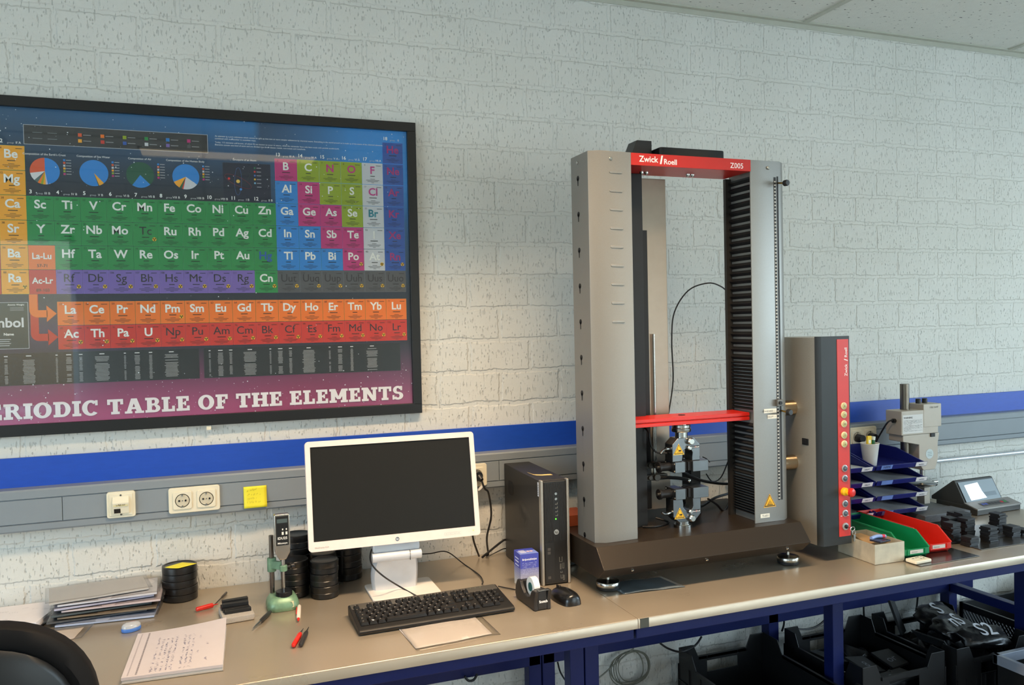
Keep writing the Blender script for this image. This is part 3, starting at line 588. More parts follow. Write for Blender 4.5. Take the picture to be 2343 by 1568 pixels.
# columns
def column(P_, name='column'): return MB().prism(P_, 'z', HB, ZT).build(name, sil, t, bevel=.001)
cl_ = column([(1.127, -.42), (1.127, -.544), (1.160, -.560), (1.2735, -.556), (1.2735, -.548), (1.250, -.545), (1.250, -.42)])
cr_ = column([(1.727, -.552), (1.847, -.552), (1.873, -.534), (1.873, -.40), (1.750, -.40), (1.750, -.544), (1.727, -.548)])
for x, y, n_ in ((1.2, -.5605, (0, -1, 0)), (1.127, -.47, (-1, 0, 0))): MB().lathe([(.006, 0), (.006, .0015), (.004, .003)], (x if n_[1] else 1.1265, y if n_[0] else -.5585, 1.355), 14, n_).build('screw', chrome, cl_)
MB().lathe([(.006, 0), (.006, .0015), (.004, .003)], (1.80, -.553, 1.355), 14, (0, -1, 0)).build('screw', chrome, cr_)
for k in range(9): MB().prism(rrect(.046, .008, .0038, 3, 1.217, 1.3135-.0585*k), 'y', -.5605, -.556).build('raised_bar', sil, cl_, bevel=.0012)
for k in range(11):                                           # keyhole slots down the outer side
    z = 1.305-.1145*k; y = -.472
    MB().cyl((1.1275, y, z), (1.1264, y, z), .0085, 16).add([(1.1264, y-.0035, z), (1.1264, y+.0035, z), (1.1264, y+.0025, z-.024), (1.1264, y-.0025, z-.024)], [(0, 1, 2, 3)]).build('keyhole_slot', blk, cl_, smooth=0)
# bellows on the inner sides
def bellows(x0, x1, y0, y1, segs):
    mb = MB(); s = 1 if x1 > x0 else -1
    for za, zb, n_ in segs:
        P_ = []
        for i in range(n_): h = (zb-za)/n_; P_ += [(x1, za+h*i), (x0, za+h*(i+.5))]
        P_ += [(x1, zb)]; xo = x1+s*.012; P_ = P_+[(xo, zb), (xo, za)]
        mb.prism(P_, 'y', y0, y1)
    return mb
bellows(1.738, 1.755, -.538, -.412, ((HB+.02, .30, 14), (.30, .49, 9), (.53, .70, 14), (.70, ZT-.045, 24))).build('bellows', rub, t, smooth=0)
MB().box(1.7275, 1.75, -.412, -.398, HB, ZT-.04).build('bellows_rail', mat('dark_rail', (62, 58, 54), .4, .5), t)
bellows(1.262, 1.2505, -.54, -.43, ((HB+.02, .49, 22), (.53, ZT-.045, 36))).build('bellows', rub, t, smooth=0)
MB().box(1.25, 1.383, -.430, -.412, HB, ZT-.04).build('rear_cover', blk, t, bevel=.001)
# top yoke
yk = MB().box(1.2735, 1.727, -.5562, -.402, ZT-.0395, ZT-.0005).build('top_yoke', red, t, bevel=.0012)
p = MB().color(248, 240, 236)
text(p, 'Zwick', (1.302, -.5566, 1.3515), XX, ZZ, .027, .018, 'L'); text(p, 'Roell', (1.393, -.5566, 1.3475), XX, ZZ, .024, .018, 'L')
p.add([(1.3775, -.5566, 1.347), (1.3835, -.5566, 1.347), (1.3895, -.5566, 1.3745), (1.3835, -.5566, 1.3745)], [(0, 1, 2, 3)])
text(p, 'Z005', (1.645, -.5566, 1.3475), XX, ZZ, .0245, .006, 'L'); p.build('lettering', printed(), yk, smooth=0)
for x in (1.362, 1.380, 1.540, 1.558):
    MB().lathe([(.0065, 0), (.0065, .006), (.004, .010)], (x, -.465, ZT-.0395), 12, (0, 0, -1)).build('socket_screw', chrome, yk)
# crosshead
ch = MB().prism([(-.512, .498), (-.512, .509), (-.508, .510), (-.508, .512), (-.512, .513), (-.512, .524), (-.416, .525), (-.416, .498)], 'x', 1.262, 1.740).build('crosshead', red, t, bevel=.001)
MB().lathe([(.012, 0), (.012, .0006)], (1.50, -.465, .525), 20).build('bolt_hole', blk, ch)
GX_, GY_ = 1.489, -.478
lc = MB().lathe([(.024, .472), (.030, .472), (.031, .476), (.031, .480), (.034, .481), (.034, .493), (.028, .494), (.024, .496), (.024, .4985)][::-1], (GX_, GY_, 0), 36)
lc = MB().lathe([(.021, .452), (.021, .470), (.031, .471), (.033, .474), (.033, .482), (.029, .4835), (.031, .486), (.031, .494), (.020, .495), (.020, .499)], (GX_, GY_, 0), 36).build('load_cell', chrome, t)
stl = mat('ground_steel', (118, 121, 124), .26, .95, var=.08, scale=40); dks = mat('dark_metal', (44, 44, 46), .4, .6)
def grip(sgn, z0, name):           # z0: end next to the machine; sgn +1 hangs down
    f = lambda z: z0-sgn*z
    P_ = [(-.058, 0), (-.030, -.0) , (.032, 0), (.056, .020), (.056, .070), (.030, .074), (.022, .062), (.002, .048), (.004, .034), (-.0, .030)]
    body = [(-.052, .020), (-.030, 0), (.030, 0), (.056, .022), (.056, .062), (.066, .072), (-.048, .076), (-.052, .07)]
    g = MB()
    # plate with a round opening: built as a C-shaped outline
    out = [(-.050, .022), (-.028, 0), (.032, 0), (.054, .022), (.054, .074), (.024, .074)]
    for i in range(9): a = math.radians(60-150*i/8); out.append((.006+.021*math.cos(a), .057-.021*math.sin(a)*1))
    out = [(-.050, .020), (-.028, 0), (.032, 0), (.056, .024), (.056, .078), (.026, .078), (.026, .066)]+[(.008+.020*math.cos(math.radians(a)), .054-.018*math.sin(math.radians(a))) for a in (10, 40, 70, 90, 110, 140, 170, 200)]+[(-.014, .078), (-.050, .078)]
    g.prism([(GX_+x, f(z)) for x, z in out], 'y', GY_-.024, GY_+.024); b = g.build(name, stl, t, bevel=.0015)
    for dy in (-.018,): pass
    jz0, jz1 = f(.078), f(.114)
    MB().box(GX_-.046, GX_-.008, GY_-.034, GY_+.034, min(jz0, jz1), max(jz0, jz1)).build('jaw_holder', stl, b, bevel=.0015)
    MB().box(GX_+.022, GX_+.082, GY_-.034, GY_+.034, min(jz0, jz1), max(jz0, jz1)).build('jaw_holder', stl, b, bevel=.0015)
    MB().box(GX_-.008, GX_+.004, GY_-.022, GY_+.022, min(jz0, jz1)+.003, max(jz0, jz1)-.003).build('jaw_face', dks, b, bevel=.001)
    MB().box(GX_+.010, GX_+.022, GY_-.022, GY_+.022, min(jz0, jz1)+.003, max(jz0, jz1)-.003).build('jaw_face', dks, b, bevel=.001)
    for dx, n_ in ((-.046, -1), (.082, 1)):
        for dz in (.084, .108):
            for dy in (-.028, .028): MB().ball((GX_+dx, GY_+dy, f(dz)), .0035, 8).build('corner_bolt', chrome, b)
    MB().cyl((GX_-.046, GY_, f(.096)), (GX_-.084, GY_, f(.096)), .014, 18).cyl((GX_-.084, GY_, f(.096)), (GX_-.092, GY_, f(.096)), .018, 18).build('jaw_cylinder', dks, b, bevel=.001)
    MB().cyl((GX_-.092, GY_, f(.096)), (GX_-.097, GY_, f(.096)), .006, 12).build('cylinder_bolt', chrome, b)
    MB().lathe([(.010, 0), (.012, .003), (.012, .012), (.009, .016)], (GX_+.016, GY_-.024, f(.012)), 18, (0, -1, 0)).build('knob', chrome, b)
    MB().lathe([(.006, 0), (.0075, .002), (.0075, .009), (.005, .012)], (GX_+.012, GY_-.024, f(.034)), 16, (0, -1, 0)).build('knob', chrome, b)
    # toggle lever on the left
    MB().cyl((GX_-.050, GY_-.01, f(.035)), (GX_-.074, GY_-.02, f(.033)), .006, 12).tube([(GX_-.070, GY_-.02, f(.033)), (GX_-.09, GY_-.03, f(.036)), (GX_-.102, GY_-.035, f(.045))], .0035, 8).build('lever', chrome, b)
    # warning triangle
    zc = f(.034)-.004; xc = GX_-.026; w_ = MB(); y = GY_-.0245
    def tri(s_, c, l): w_.color(*c); w_.add([(xc-s_*.5, y-.0003*l, zc-s_*.40), (xc+s_*.5, y-.0003*l, zc-s_*.40), (xc, y-.0003*l, zc+s_*.48)], [(0, 1, 2)])
    tri(.042, (250, 200, 60), 0); tri(.036, (30, 22, 10), 1); tri(.030, (250, 190, 20), 2)
    w_.color(20, 18, 15); y -= .001
    w_.add([(xc-.001, y, zc-.006), (xc+.008, y, zc-.006), (xc+.0085, y, zc-.0015), (xc+.001, y, zc+.000)], [(0, 1, 2, 3)])
    w_.add([(xc-.006, y, zc+.004), (xc-.0045, y, zc+.004), (xc-.001, y, zc-.004), (xc-.003, y, zc-.005)], [(0, 1, 2, 3)]); w_.add([(xc-.009, y, zc-.008), (xc+.009, y, zc-.008), (xc+.009, y, zc-.0092), (xc-.009, y, zc-.0092)], [(0, 1, 2, 3)])
    w_.build('warning_triangle', printed(), b, smooth=0)
    q = MB().color(28, 26, 28); quad(q, (GX_+.022, GY_-.0244, f(.033)-.004), XX, ZZ, .031, .0085)
    q.color(235, 235, 235); text(q, 'Zwick', (GX_+.024, GY_-.0248, f(.033)-.0022), XX, ZZ, .0062, .02, 'L'); text(q, 'Roell', (GX_+.040, GY_-.0248, f(.033)-.0022), XX, ZZ, .0062, .02, 'L')
    q.color(210, 40, 30); quad(q, (GX_+.0374, GY_-.0248, f(.033)-.0035), XX, ZZ, .0014, .0075)
    q.build('name_plate', printed(), b, smooth=0)
grip(1, .4525, 'upper_grip'); grip(-1, .1705, 'lower_grip')
MB().lathe([(.030, 0), (.030, .009), (.024, .010), (.024, .012), (.022, .0125), (.022, .0205)], (GX_, GY_, HB), 36).build('lower_mount', chrome, t)
# long-travel extensometer between the columns, behind the left one
ex = MB().box(1.376, 1.509, -.372, -.27, .19, 1.336).build('extensometer_housing', mat('grey_housing', (150, 140, 128), .35, .5), t, bevel=.002)
MB().box(1.408, 1.430, -.376, -.371, .35, 1.157).build('guide_slot', blk, ex)
MB().cyl((1.446, -.381, .36), (1.446, -.381, .80), .0045, 12).cyl((1.436, -.388, .30), (1.436, -.388, .49), .004, 12).build('guide_rod', chrome, ex)
MB().box(1.36, 1.374, -.388, -.372, .29, .488).build('toothed_strip', mat('alu', (160, 158, 150), .35, .8), ex, bevel=.001)
tb = MB()
for k in range(30): tb.box(1.377, 1.384, -.386, -.372, .30+k*.006, .303+k*.006)
tb.build('belt', dks, ex)
for z in (.352, .310):
    a = MB().box(1.362, 1.475, -.41, -.385, z-.011, z+.009)
    a.cyl((1.43, -.412, z), (1.43, -.42, z), .012, 14).cyl((1.405, -.412, z), (1.405, -.418, z), .008, 12)
    a = a.build('sensor_arm', mat('arm_grey', (66, 64, 60), .4, .5), ex, bevel=.002)
    MB().tube([(1.44, -.41, z), (1.50, -.44, z-.004), (1.535, -.46, z-.012)], .006, 8).build('sensor_finger', dks, a)
    MB().ball((1.525, -.465, z-.010), .007, 10).build('finger_tip', chrome, a)
MB().box(1.374, 1.42, -.395, -.372, .20, .35).build('lower_carriage', blk, ex, bevel=.002)
# cables of the machine
for P_, r in (([(1.375, -.425, .49), (1.38, -.45, .47), (1.385, -.455, .43), (1.402, -.462, .405), (1.436, -.47, .40)], .0032),
              ([py(1530, 945, -.30), py(1540, 870, -.28), py(1537, 780, -.28), py(1543, 715, -.28), py(1575, 665, -.30), py(1620, 648, -.33), py(1650, 656, -.36), py(1668, 672, -.38)], .0026),
              ([(1.50, -.44, .335), py(1600, 1098, -.40), py(1650, 1107, -.36), py(1690, 1106, -.32)], .005),
              ([py(1616, 1085, -.38), py(1630, 1102, -.36), py(1650, 1092, -.33), py(1668, 1050, -.33)], .0022),
              ([py(1608, 1046, -.40), py(1616, 1050, -.42), py(1624, 1058, -.44)], .002),
              ([py(1500, 1185, -.40), py(1530, 1196, -.43), py(1500, 1205, -.46), py(1470, 1206, -.44)], .0035),
              ([py(1620, 1142, -.40), py(1640, 1155, -.36), py(1656, 1170, -.34), py(1668, 1150, -.30)], .004),
              ([py(1560, 1152, -.36), py(1600, 1160, -.30), py(1640, 1138, -.24), py(1700, 1122, -.2)], .005)):
    MB().tube(P_, r).build('machine_cable', cabm, t)
MB().box(1.60, 1.64, -.36, -.30, HB, .36).build('cable_post', blk, t, bevel=.002)
# ruler slot, pointers and stickers on the right column
rl = MB().color(26, 26, 28); quad(rl, (1.8225, -.5526, .222), XX, ZZ, .0085, 1.325-.222)
rl.color(190, 186, 176)
k = 0
while .226+k*.0115 < 1.318: quad(rl, (1.8235, -.5529, .226+k*.0115), XX, ZZ, .0062, .0052); k += 1
rl.build('height_scale', printed(), cr_, smooth=0)
MB().box(1.8350, 1.8410, -.5526, -.545, .222, 1.328).build('stop_rod_slot', blk, cr_)
for z in (1.306, .528):
    MB().cyl((1.842, -.552, z), (1.846, -.575, z-.004), .003, 10).build('stop_pin', mat('brass', (180, 140, 70), .3, 1.), cr_)
    MB().lathe([(.009, 0), (.0105, .002), (.0105, .013), (.009, .016)], (1.85, -.572, z-.004), 20, (.15, -1, 0)).build('stop_knob', dk, cr_, bevel=.0008)
MB().box(1.818, 1.841, -.562, -.5525, .545, .568).build('stop_clamp', mat('clamp_grey', (110, 108, 104), .4, .5), cr_, bevel=.0015)
MB().lathe([(.006, 0), (.006, .004)], (1.829, -.562, .556), 14, (0, -1, 0)).build('clamp_screw', dks, cr_)
def sticker(x, z, w_, h_, s, sz, al='R', par=cr_):
    q = MB().color(236, 232, 218); quad(q, (x, -.5530, z), XX, ZZ, w_, h_); q.color(60, 60, 60); text(q, s, (x+w_-.003 if al == 'R' else x+w_/2, -.5533, z+h_*.25), XX, ZZ, sz, .0, al); q.build('sticker', printed(), par, smooth=0)
sticker(1.768, .523, .052, .0145, 'STANDARD —', .0085); sticker(1.783, .503, .038, .0135, 'DELFT —', .0085); sticker(1.748, .1665, .0375, .014, 'TI-601', .010, 'C')
xc, zc = 1.787, .222; w_ = MB()
for s_, c, l in ((.052, (240, 180, 60), 0), (.046, (30, 22, 10), 1), (.038, (245, 185, 20), 2)):
    w_.color(*c); w_.add([(xc-s_*.5, -.5527-.0003*l, zc-s_*.40), (xc+s_*.5, -.5527-.0003*l, zc-s_*.40), (xc, -.5527-.0003*l, zc+s_*.48)], [(0, 1, 2)])
w_.color(25, 20, 10)
for dx, h_ in ((-.008, .007), (-.004, .012), (0, .017), (.004, .012), (.008, .007)): quad(w_, (xc+dx-.0008, -.5537, zc-.012), XX, ZZ, .0016, h_)
quad(w_, (xc-.012, -.5537, zc-.0135), XX, ZZ, .024, .002); w_.build('warning_triangle', printed(), cr_, smooth=0)
# control box on the right, on stand-offs
cx0, cx1, cy0, cy1 = 1.955, 2.088, -.602, -.355
cb = MB().prism([(cx0, cy1), (cx0, -.583), (cx0+.012, cy0), (cx1, cy0-.001), (cx1, cy1)], 'z', .058, .776).build('control_box', mat('box_silver', (164, 161, 152), .34, .6, var=.04, scale=200), t, bevel=.0012)
MB().prism([(cx0+.0005, -.586), (cx0+.0008, -.5875), (cx0+.012, cy0-.003), (cx1, cy0-.004), (cx1, cy0+.004), (cx0+.01, cy0+.006)], 'z', .056, .779).build('front_panel', mat('panel_black', (40, 43, 44), .42, .25), cb, bevel=.001)
FY = cy0-.0042
MB().box(2.034, 2.083, FY-.0008, FY+.001, .084, .768).build('red_strip', mat('panel_red', (206, 52, 46), .4), cb)
FY -= .0009
p = MB().color(246, 236, 232)
ux, uy = ZZ, -XX
text(p, 'Zwick', (2.0765, FY-.0004, .640), ux, uy, .0165, .012, 'L'); text(p, 'Roell', (2.0765, FY-.0004, .706), ux, uy, .0165, .012, 'L')
p.add([(2.0790, FY-.0004, .692), (2.0790, FY-.0004, .6955), (2.063, FY-.0004, .7005), (2.063, FY-.0004, .697)], [(0, 1, 2, 3)])
for x in (2.040, 2.068): quad(p, (x, FY-.0004, .1545), XX, ZZ, .008, .0022)
fan_ = [(2.059+.0012*math.cos(a*.7), FY-.0004, .395+.0012*math.sin(a*.7)) for a in range(9)]; p.add(fan_, [list(range(9))])
p.build('lettering', printed(), cb, smooth=0)
def bz(y): return py(1930, y, FY).z
ivory = mat('ivory_button', (226, 214, 170), .35); ring = mat('button_ring', (196, 196, 196), .3, .7); navy = mat('dark_button', (66, 74, 86), .35)
for yy, kind in ((929, '>'), (949, 'o'), (970, '='), (996, 'u'), (1016, 'd'), (1072, 'n'), (1095, 'n'), (1153, 'n'), (1175, 'n')):
    z = bz(yy); xb = 2.0585
    b_ = MB().lathe([(.0122, 0), (.0122, .003), (.0100, .0045), (.0095, .0045)], (xb, FY, z), 24, (0, -1, 0)).build('push_button', ivory if kind != 'n' else ring, cb)
    MB().lathe([(.0092, 0), (.0092, .0052), (.008, .0058)], (xb, FY, z), 22, (0, -1, 0)).build('button_cap', mat('button_olive', (190, 180, 120), .35) if kind != 'n' else navy, b_)
    g_ = MB().color(60, 50, 30) if kind != 'n' else MB().color(150, 150, 120); y = FY-.0061
    if kind == '>': g_.add([(xb-.002, y, z-.003), (xb-.002, y, z+.003), (xb+.003, y, z)], [(0, 1, 2)])
    elif kind == '=': quad(g_, (xb-.004, y, z-.001), XX, ZZ, .008, .0022)
    elif kind in 'ud': s_ = 1 if kind == 'u' else -1; quad(g_, (xb-.0006, y, z-.003), XX, ZZ, .0012, .006); g_.add([(xb-.002, y, z+s_*.001), (xb+.002, y, z+s_*.001), (xb, y, z+s_*.004)], [(0, 1, 2)])
    else: quad(g_, (xb-.003, y, z-.0008), XX, ZZ, .006, .0018)
    g_.build('button_symbol', printed(), b_, smooth=0)
z = bz(1125); eb = MB().lathe([(.014, 0), (.014, .010), (.010, .014), (.009, .026)], (2.0555, FY, z), 26, (0, -1, 0)).build('emergency_stop', mat('yellow_plastic', (240, 190, 30), .35), cb)
MB().lathe([(.008, .012), (.015, .015), (.0155, .024), (.012, .029), (.004, .031)], (2.0555+.004, FY-.006, z), 26, (.25, -1, 0)).build('stop_mushroom', mat('stop_red', (214, 40, 30), .3), eb)
z = bz(1205); kb_ = MB().lathe([(.0128, 0), (.0128, .004), (.010, .006)], (2.0585, FY, z), 24, (0, -1, 0)).build('key_switch', ring, cb)
MB().lathe([(.007, 0), (.007, .009), (.005, .010)], (2.0585, FY, z), 20, (0, -1, 0)).build('lock_barrel', dks, kb_)
ky = MB().box(2.0565, 2.0605, FY-.030, FY-.008, z-.0012, z+.0012)
ky.tube([(2.0585+.009*math.cos(a*PI/5), FY-.036, z-.001+.007*math.sin(a*PI/5)) for a in range(10)], .0016, 6, 2, True)
ky.tube([(2.064+.007*math.cos(a*PI/5), FY-.036, z-.014+.009*math.sin(a*PI/5)) for a in range(10)], .0008, 6, 2, True).box(2.062, 2.070, FY-.037, FY-.035, z-.045, z-.022)
ky.build('key', chrome, kb_)
q = px(1843, 1011, cx0); sw = MB().box(cx0-.003, cx0+.002, q.y-.016, q.y+.016, q.z-.0115, q.z+.0115).build('power_switch', dk, cb, bevel=.002)
MB().box(cx0-.0055, cx0-.001, q.y-.010, q.y+.010, q.z-.007, q.z+.007).build('rocker', blk, sw, bevel=.001)
for z in (.525, .330): MB().cyl((1.871, -.47, z), (cx0+.001, -.47, z), .027, 28).build('stand_off', mat('warm_steel', (196, 176, 150), .25, 1.0), t)
# top: black module lying on the yoke
tt = thing('black_control_module', 'flat black device resting on top of the red yoke of the testing machine', 'device', (1.49, -.46, ZT))
MB(tr((1.53, -.465, 0))).prism(rrect(.25, .10, .012), 'z', ZT+.0005, ZT+.034).build('module_case', mat('gloss_black', (14, 14, 16), .18), tt, bevel=.003)
MB().lathe([(.014, 0), (.014, .001)], (1.45, -.495, ZT+.0342), 20).build('silver_button', chrome, tt)
q = MB().box(1.372, 1.428, -.49, -.36, ZT+.0008, ZT+.052); q = None
tt = thing('black_block', 'small black box behind the flat device on top of the machine yoke', 'device', (1.36, -.44, ZT))
MB().prism([(1.318, ZT+.0002), (1.345, ZT+.062), (1.400, ZT+.062), (1.400, ZT+.0002)], 'y', -.47, -.41).build('block_case', dk, tt, bevel=.002)
# brown box lying on the base behind the left column
tag(MB().box(1.118, 1.22, -.32, -.21, HB+.0004, HB+.038).build('brown_box', mat('brown_card', (150, 72, 40), .6), bevel=.001), 'flat orange-brown box on the machine base behind the left column', 'box')
# dark plastic sheet under the machine
a, b_, c, d = pt(1385, 1332, .002), pt(1470, 1318, .002), pt(1545, 1313, .002), pt(1500, 1295, .002)
g = MB(); g.V = []; gx, gy = 14, 8
A, B_, Cc, D = [Vector(v) for v in ((1.19, -.612, .0015), (1.40, -.628, .0015), (1.385, -.50, .0015), (1.18, -.49, .0015))]
for j in range(gy+1):
    for i in range(gx+1):
        u_, v_ = i/gx, j/gy; g.V.append((A*(1-u_)+B_*u_)*(1-v_)+(D*(1-u_)+Cc*u_)*v_+Vector((0, 0, .003*abs(math.sin(5*u_+3*v_))*math.sin(PI*u_))))
for j in range(gy):
    for i in range(gx): g.F.append([j*(gx+1)+i, j*(gx+1)+i+1, (j+1)*(gx+1)+i+1, (j+1)*(gx+1)+i]); g.K.append(g.c)
o = g.build('plastic_sheet', mat('smoky_film', (96, 104, 108), .2, 0)); tag(o, 'smoky grey plastic sleeve lying flat under the front of the testing machine', 'sleeve')
sm = o.modifiers.new('solid', 'SOLIDIFY'); sm.thickness = .0008
# ================================================================ things on the left bench
whitep = mat('monitor_white', (232, 216, 208), .3); silp = mat('stand_silver', (206, 208, 212), .35, .1)
t = thing('computer_monitor', 'switched-off widescreen monitor with a cream-white frame on a square foot', 'monitor', (.548, -.235, 0), -.035, local=True)
Xm = tr((0, -.065, .328), 0, 0, -.19)       # panel frame: x right, z up, -y towards the viewer
Wm, Hm = .541, .334
o_ = rrect(Wm, Hm, .011); bz_ = MB(Xm)
bz_.prism(o_, 'y', -.0, .022); bz_.prism(rrect(Wm-.06, Hm-.05, .03), 'y', .022, .045)
bz_.build('housing', whitep, t, bevel=.003)
fr = MB(Xm); iw, ih = .510, .287; cz = .006
n_ = len(o_); inn = rrect(iw, ih, .0006, cx=0, cy=cz)
fr.add([(p[0], -.006, p[1]) for p in o_]+[(p[0], -.006, p[1]) for p in inn]+[(p[0], .0, p[1]) for p in o_]+[(p[0], -.001, p[1]) for p in inn],
       [(i, (i+1) % n_, n_+(i+1) % n_, n_+i) for i in range(n_)]+[(i, (i+1) % n_, 2*n_+(i+1) % n_, 2*n_+i) for i in range(n_)]+[(n_+i, n_+(i+1) % n_, 3*n_+(i+1) % n_, 3*n_+i) for i in range(n_)])
fr.build('bezel', whitep, t)
MB(Xm).box(-iw/2-.001, iw/2+.001, -.0016, -.0006, cz-ih/2-.001, cz+ih/2+.001).build('screen', mat('screen_black', (24, 23, 20), .42, spec=.3), t, smooth=0)
p = MB(Xm).color(150, 146, 140); text(p, 'EliteDisplay E231', (-.252, -.0063, -.1575), XX, ZZ, .0062, .0, 'L')
p.color(130, 128, 124)
for k in range(4):
    x0 = .152+k*.0135; quad(p, (x0, -.0063, -.157), XX, ZZ, .0125, .0003); quad(p, (x0, -.0063, -.150), XX, ZZ, .0125, .0003); quad(p, (x0, -.0063, -.157), XX, ZZ, .0003, .007); quad(p, (x0+.005, -.0063, -.154), XX, ZZ, .003, .0008)
p.build('lettering', printed(), t, smooth=0)
lg = MB(Xm).lathe([(.0062, 0), (.0062, .0006)], (0, -.0062, -.153), 24, (0, -1, 0)).build('round_badge', mat('badge', (150, 158, 168), .25, .8), t)
q = MB(Xm).color(240, 240, 240); text(q, 'hp', (0, -.0071, -.1555), XX, ZZ, .0085, .01); q.build('badge_letters', printed(), lg, smooth=0)
MB(Xm).lathe([(.0022, 0), (.0022, .0004)], (.247, -.0062, -.150), 12, (0, -1, 0)).build('power_light', mat('amber', (255, 214, 120), .4, emit=.8), t)
# stand: head, hinge, curved arm, foot
MB().prism([(-.085, .135), (-.085, .150), (-.045, .225), (-.02, .225), (-.02, .150)], 'x', -.075, .075).build('stand_head', silp, t, bevel=.006)
MB().cyl((-.078, -.083, .122), (.078, -.083, .122), .0145, 24).build('hinge', silp, t, bevel=.001)
MB().box(.040, .0408, -.0985, -.068, .108, .137).build('hinge_seam', dks, t)
ar = []
for i in range(9):
    u_ = i/8; z = .112-.107*u_; y = -.070+.060*math.sin(u_*PI*.5)-.03*u_; w_ = .066+.006*math.sin(u_*PI)+.004*u_
    ar.append([Vector((sx*w_, y+dy, z)) for sx, dy in ((-1, 0), (-.9, -.012), (.9, -.012), (1, 0), (1, .022), (-1, .022))])
MB().loft(ar).build('stand_arm', silp, t, smooth=50)
MB(tr((.02, -.055, 0), .03)).prism(rrect(.215, .17, .012), 'z', 0, .008).build('stand_foot', mat('foot_white', (224, 220, 214), .35), t, bevel=.002)
loose('video_cable', [py(864, 1236, -.21), py(849, 1262, -.27), py(850, 1290, -.33), py(876, 1318, -.37), pt(920, 1346, .0125), pt(960, 1368, .0125), pt(990, 1384, .022)], .0026, 'thin black cable looping over the left side of the monitor foot')
loose('display_cable', [(.40, -.20, .19), (.395, -.17, .10), (.40, -.13, .03)], .004, 'short cable hanging from the monitor above the black discs')
MB().box(.388, .402, -.23, -.21, .150, .172).build('connector', chrome, bpy.data.objects['display_cable'])
loose('keyboard_cable', [py(955, 1269, -.17), py(985, 1267, -.12), py(1022, 1263, -.07), pt(1060, 1290, .003), pt(1095, 1315, .003), pt(1105, 1330, .008), pt(1103, 1337, .02)], .0020, 'thin black cable running from the monitor to the back of the keyboard')
loose('mouse_cable', [pt(1268, 1362, .012), pt(1252, 1350, .003), pt(1228, 1344, .003), pt(1200, 1352, .003), pt(1165, 1347, .003), pt(1140, 1342, .003)], .0018, 'thin black mouse cable running behind the tape dispenser')
# keyboard
KW, KD = .459, .166; a_ = pt(822, 1457); b_ = pt(1182, 1399)
krz = math.atan2(b_.y-a_.y, b_.x-a_.x)
t = thing('keyboard', 'black full-size computer keyboard with a grey top band, in front of the monitor', 'keyboard', (a_.x, a_.y, .0), krz, local=True)
kp = mat('key_black', (18, 17, 18), .48, spec=.35); sl = .115     # slope of the deck
def kz(y): return .014+y*sl
pro = [(.000, .002), (-.001, .010), (.006, .0155), (KD-.004, .0155+KD*sl), (KD, .012+KD*sl), (KD-.002, .004), ]
MB().prism(pro, 'x', 0, KW).build('case', mat('kb_case', (22, 21, 21), .45, spec=.35), t, bevel=.003)
Kx = Matrix.Translation((0, 0, .0157)) @ Matrix.Rotation(math.atan(sl), 4, 'X')
MB(Kx).prism(rrect(KW-.010, .034, .006, cx=KW/2, cy=KD-.020), 'z', -.001, .0012).build('top_band', mat('band_grey', (84, 82, 78), .35, .3), t, bevel=.0005)
p = MB(Kx).color(200, 255, 190)
for x in (.372, .388, .404): quad(p, (x, KD-.012, .0016), XX, YY, .0018, .0012)
p.build('indicator_marks', printed(), t, smooth=0)
for x in (.03, KW-.05): MB().box(x, x+.02, KD-.02, KD-.012, 0, .02).build('folding_foot', dk, t)
KP = []; p_ = .01905
def keys(y, x, ws):
    for w_ in ws:
        if w_ > 0: KP.append((x, y, w_))
        x += abs(w_)*p_
L0 = .010; R0 = [KD-.058-i*p_ for i in range(5)]; FR = KD-.030
keys(R0[4], L0, [1.25, 1.25, 1.25, 6.25, 1.25, 1.25, 1.25, 1.25, -.35, 1, 1, 1, -.35, 2, 1])
keys(R0[3], L0, [1.25]+[1]*11+[2.75, -1.35, 1, -1.35, 1, 1, 1, 1])
keys(R0[2], L0, [1.75]+[1]*12+[1.25, -3.70, 1, 1, 1])
keys(R0[1], L0, [1.5]+[1]*12+[1.5, -.35, 1, 1, 1, -.35, 1, 1, 1, 1])
keys(R0[0], L0, [1]*13+[2, -.35, 1, 1, 1, -.35, 1, 1, 1, 1])
keys(FR, L0, [1, -1]+[1]*4+[-.5]+[1]*4+[-.5]+[1]*4+[-.35, 1, 1, 1])
base = {}
def keyshape(w_, mb=None, X=None):
    mb = mb or MB(X); W = w_*p_-.0012; D = p_-.0012
    lo = rrect(W, D, .0012, 2); hi = rrect(W-.0062, D-.0058, .0016, 2, cy=.0008)
    return mb.prism(lo, 'z', 0, .0078, hi)
XTRA = MB(Kx)
lgd = 'ESC'
for i, (x, y, w_) in enumerate(KP):
    cx = x+w_*p_/2
    if i < 100:
        if w_ not in base:
            base[w_] = keyshape(w_).build('key', kp, t, bevel=.0004, seg=1); o = base[w_]
        else: o = base[w_].copy(); COL.objects.link(o); o.parent = t
        o.matrix_local = Kx @ Matrix.Translation((cx, y, .0006))
    else:
        s0 = MB(Kx @ Matrix.Translation((cx, y, .0006))); keyshape(w_, s0); XTRA.X = None; XTRA.add(s0.V, s0.F); XTRA.X = Kx
XTRA.X = None; tag(XTRA.build('key', kp, t), kind='stuff')
p = MB(Kx).color(150, 145, 140); rows_ = ['', '', '', '', '', '']
random.seed(3)
for x, y, w_ in KP:
    if w_ > 3: continue
    quad(p, (x+w_*p_/2-.0045, y+.002, .0089), XX, YY, .0022+random.random()*.002, .0028)
p.color(235, 235, 235)
for i in (1, 5): x, y, w_ = KP[i]; quad(p, (x+w_*p_/2-.0025, y-.002, .0090), XX, YY, .005, .004)
p.build('key_legends', printed(), t, smooth=0)
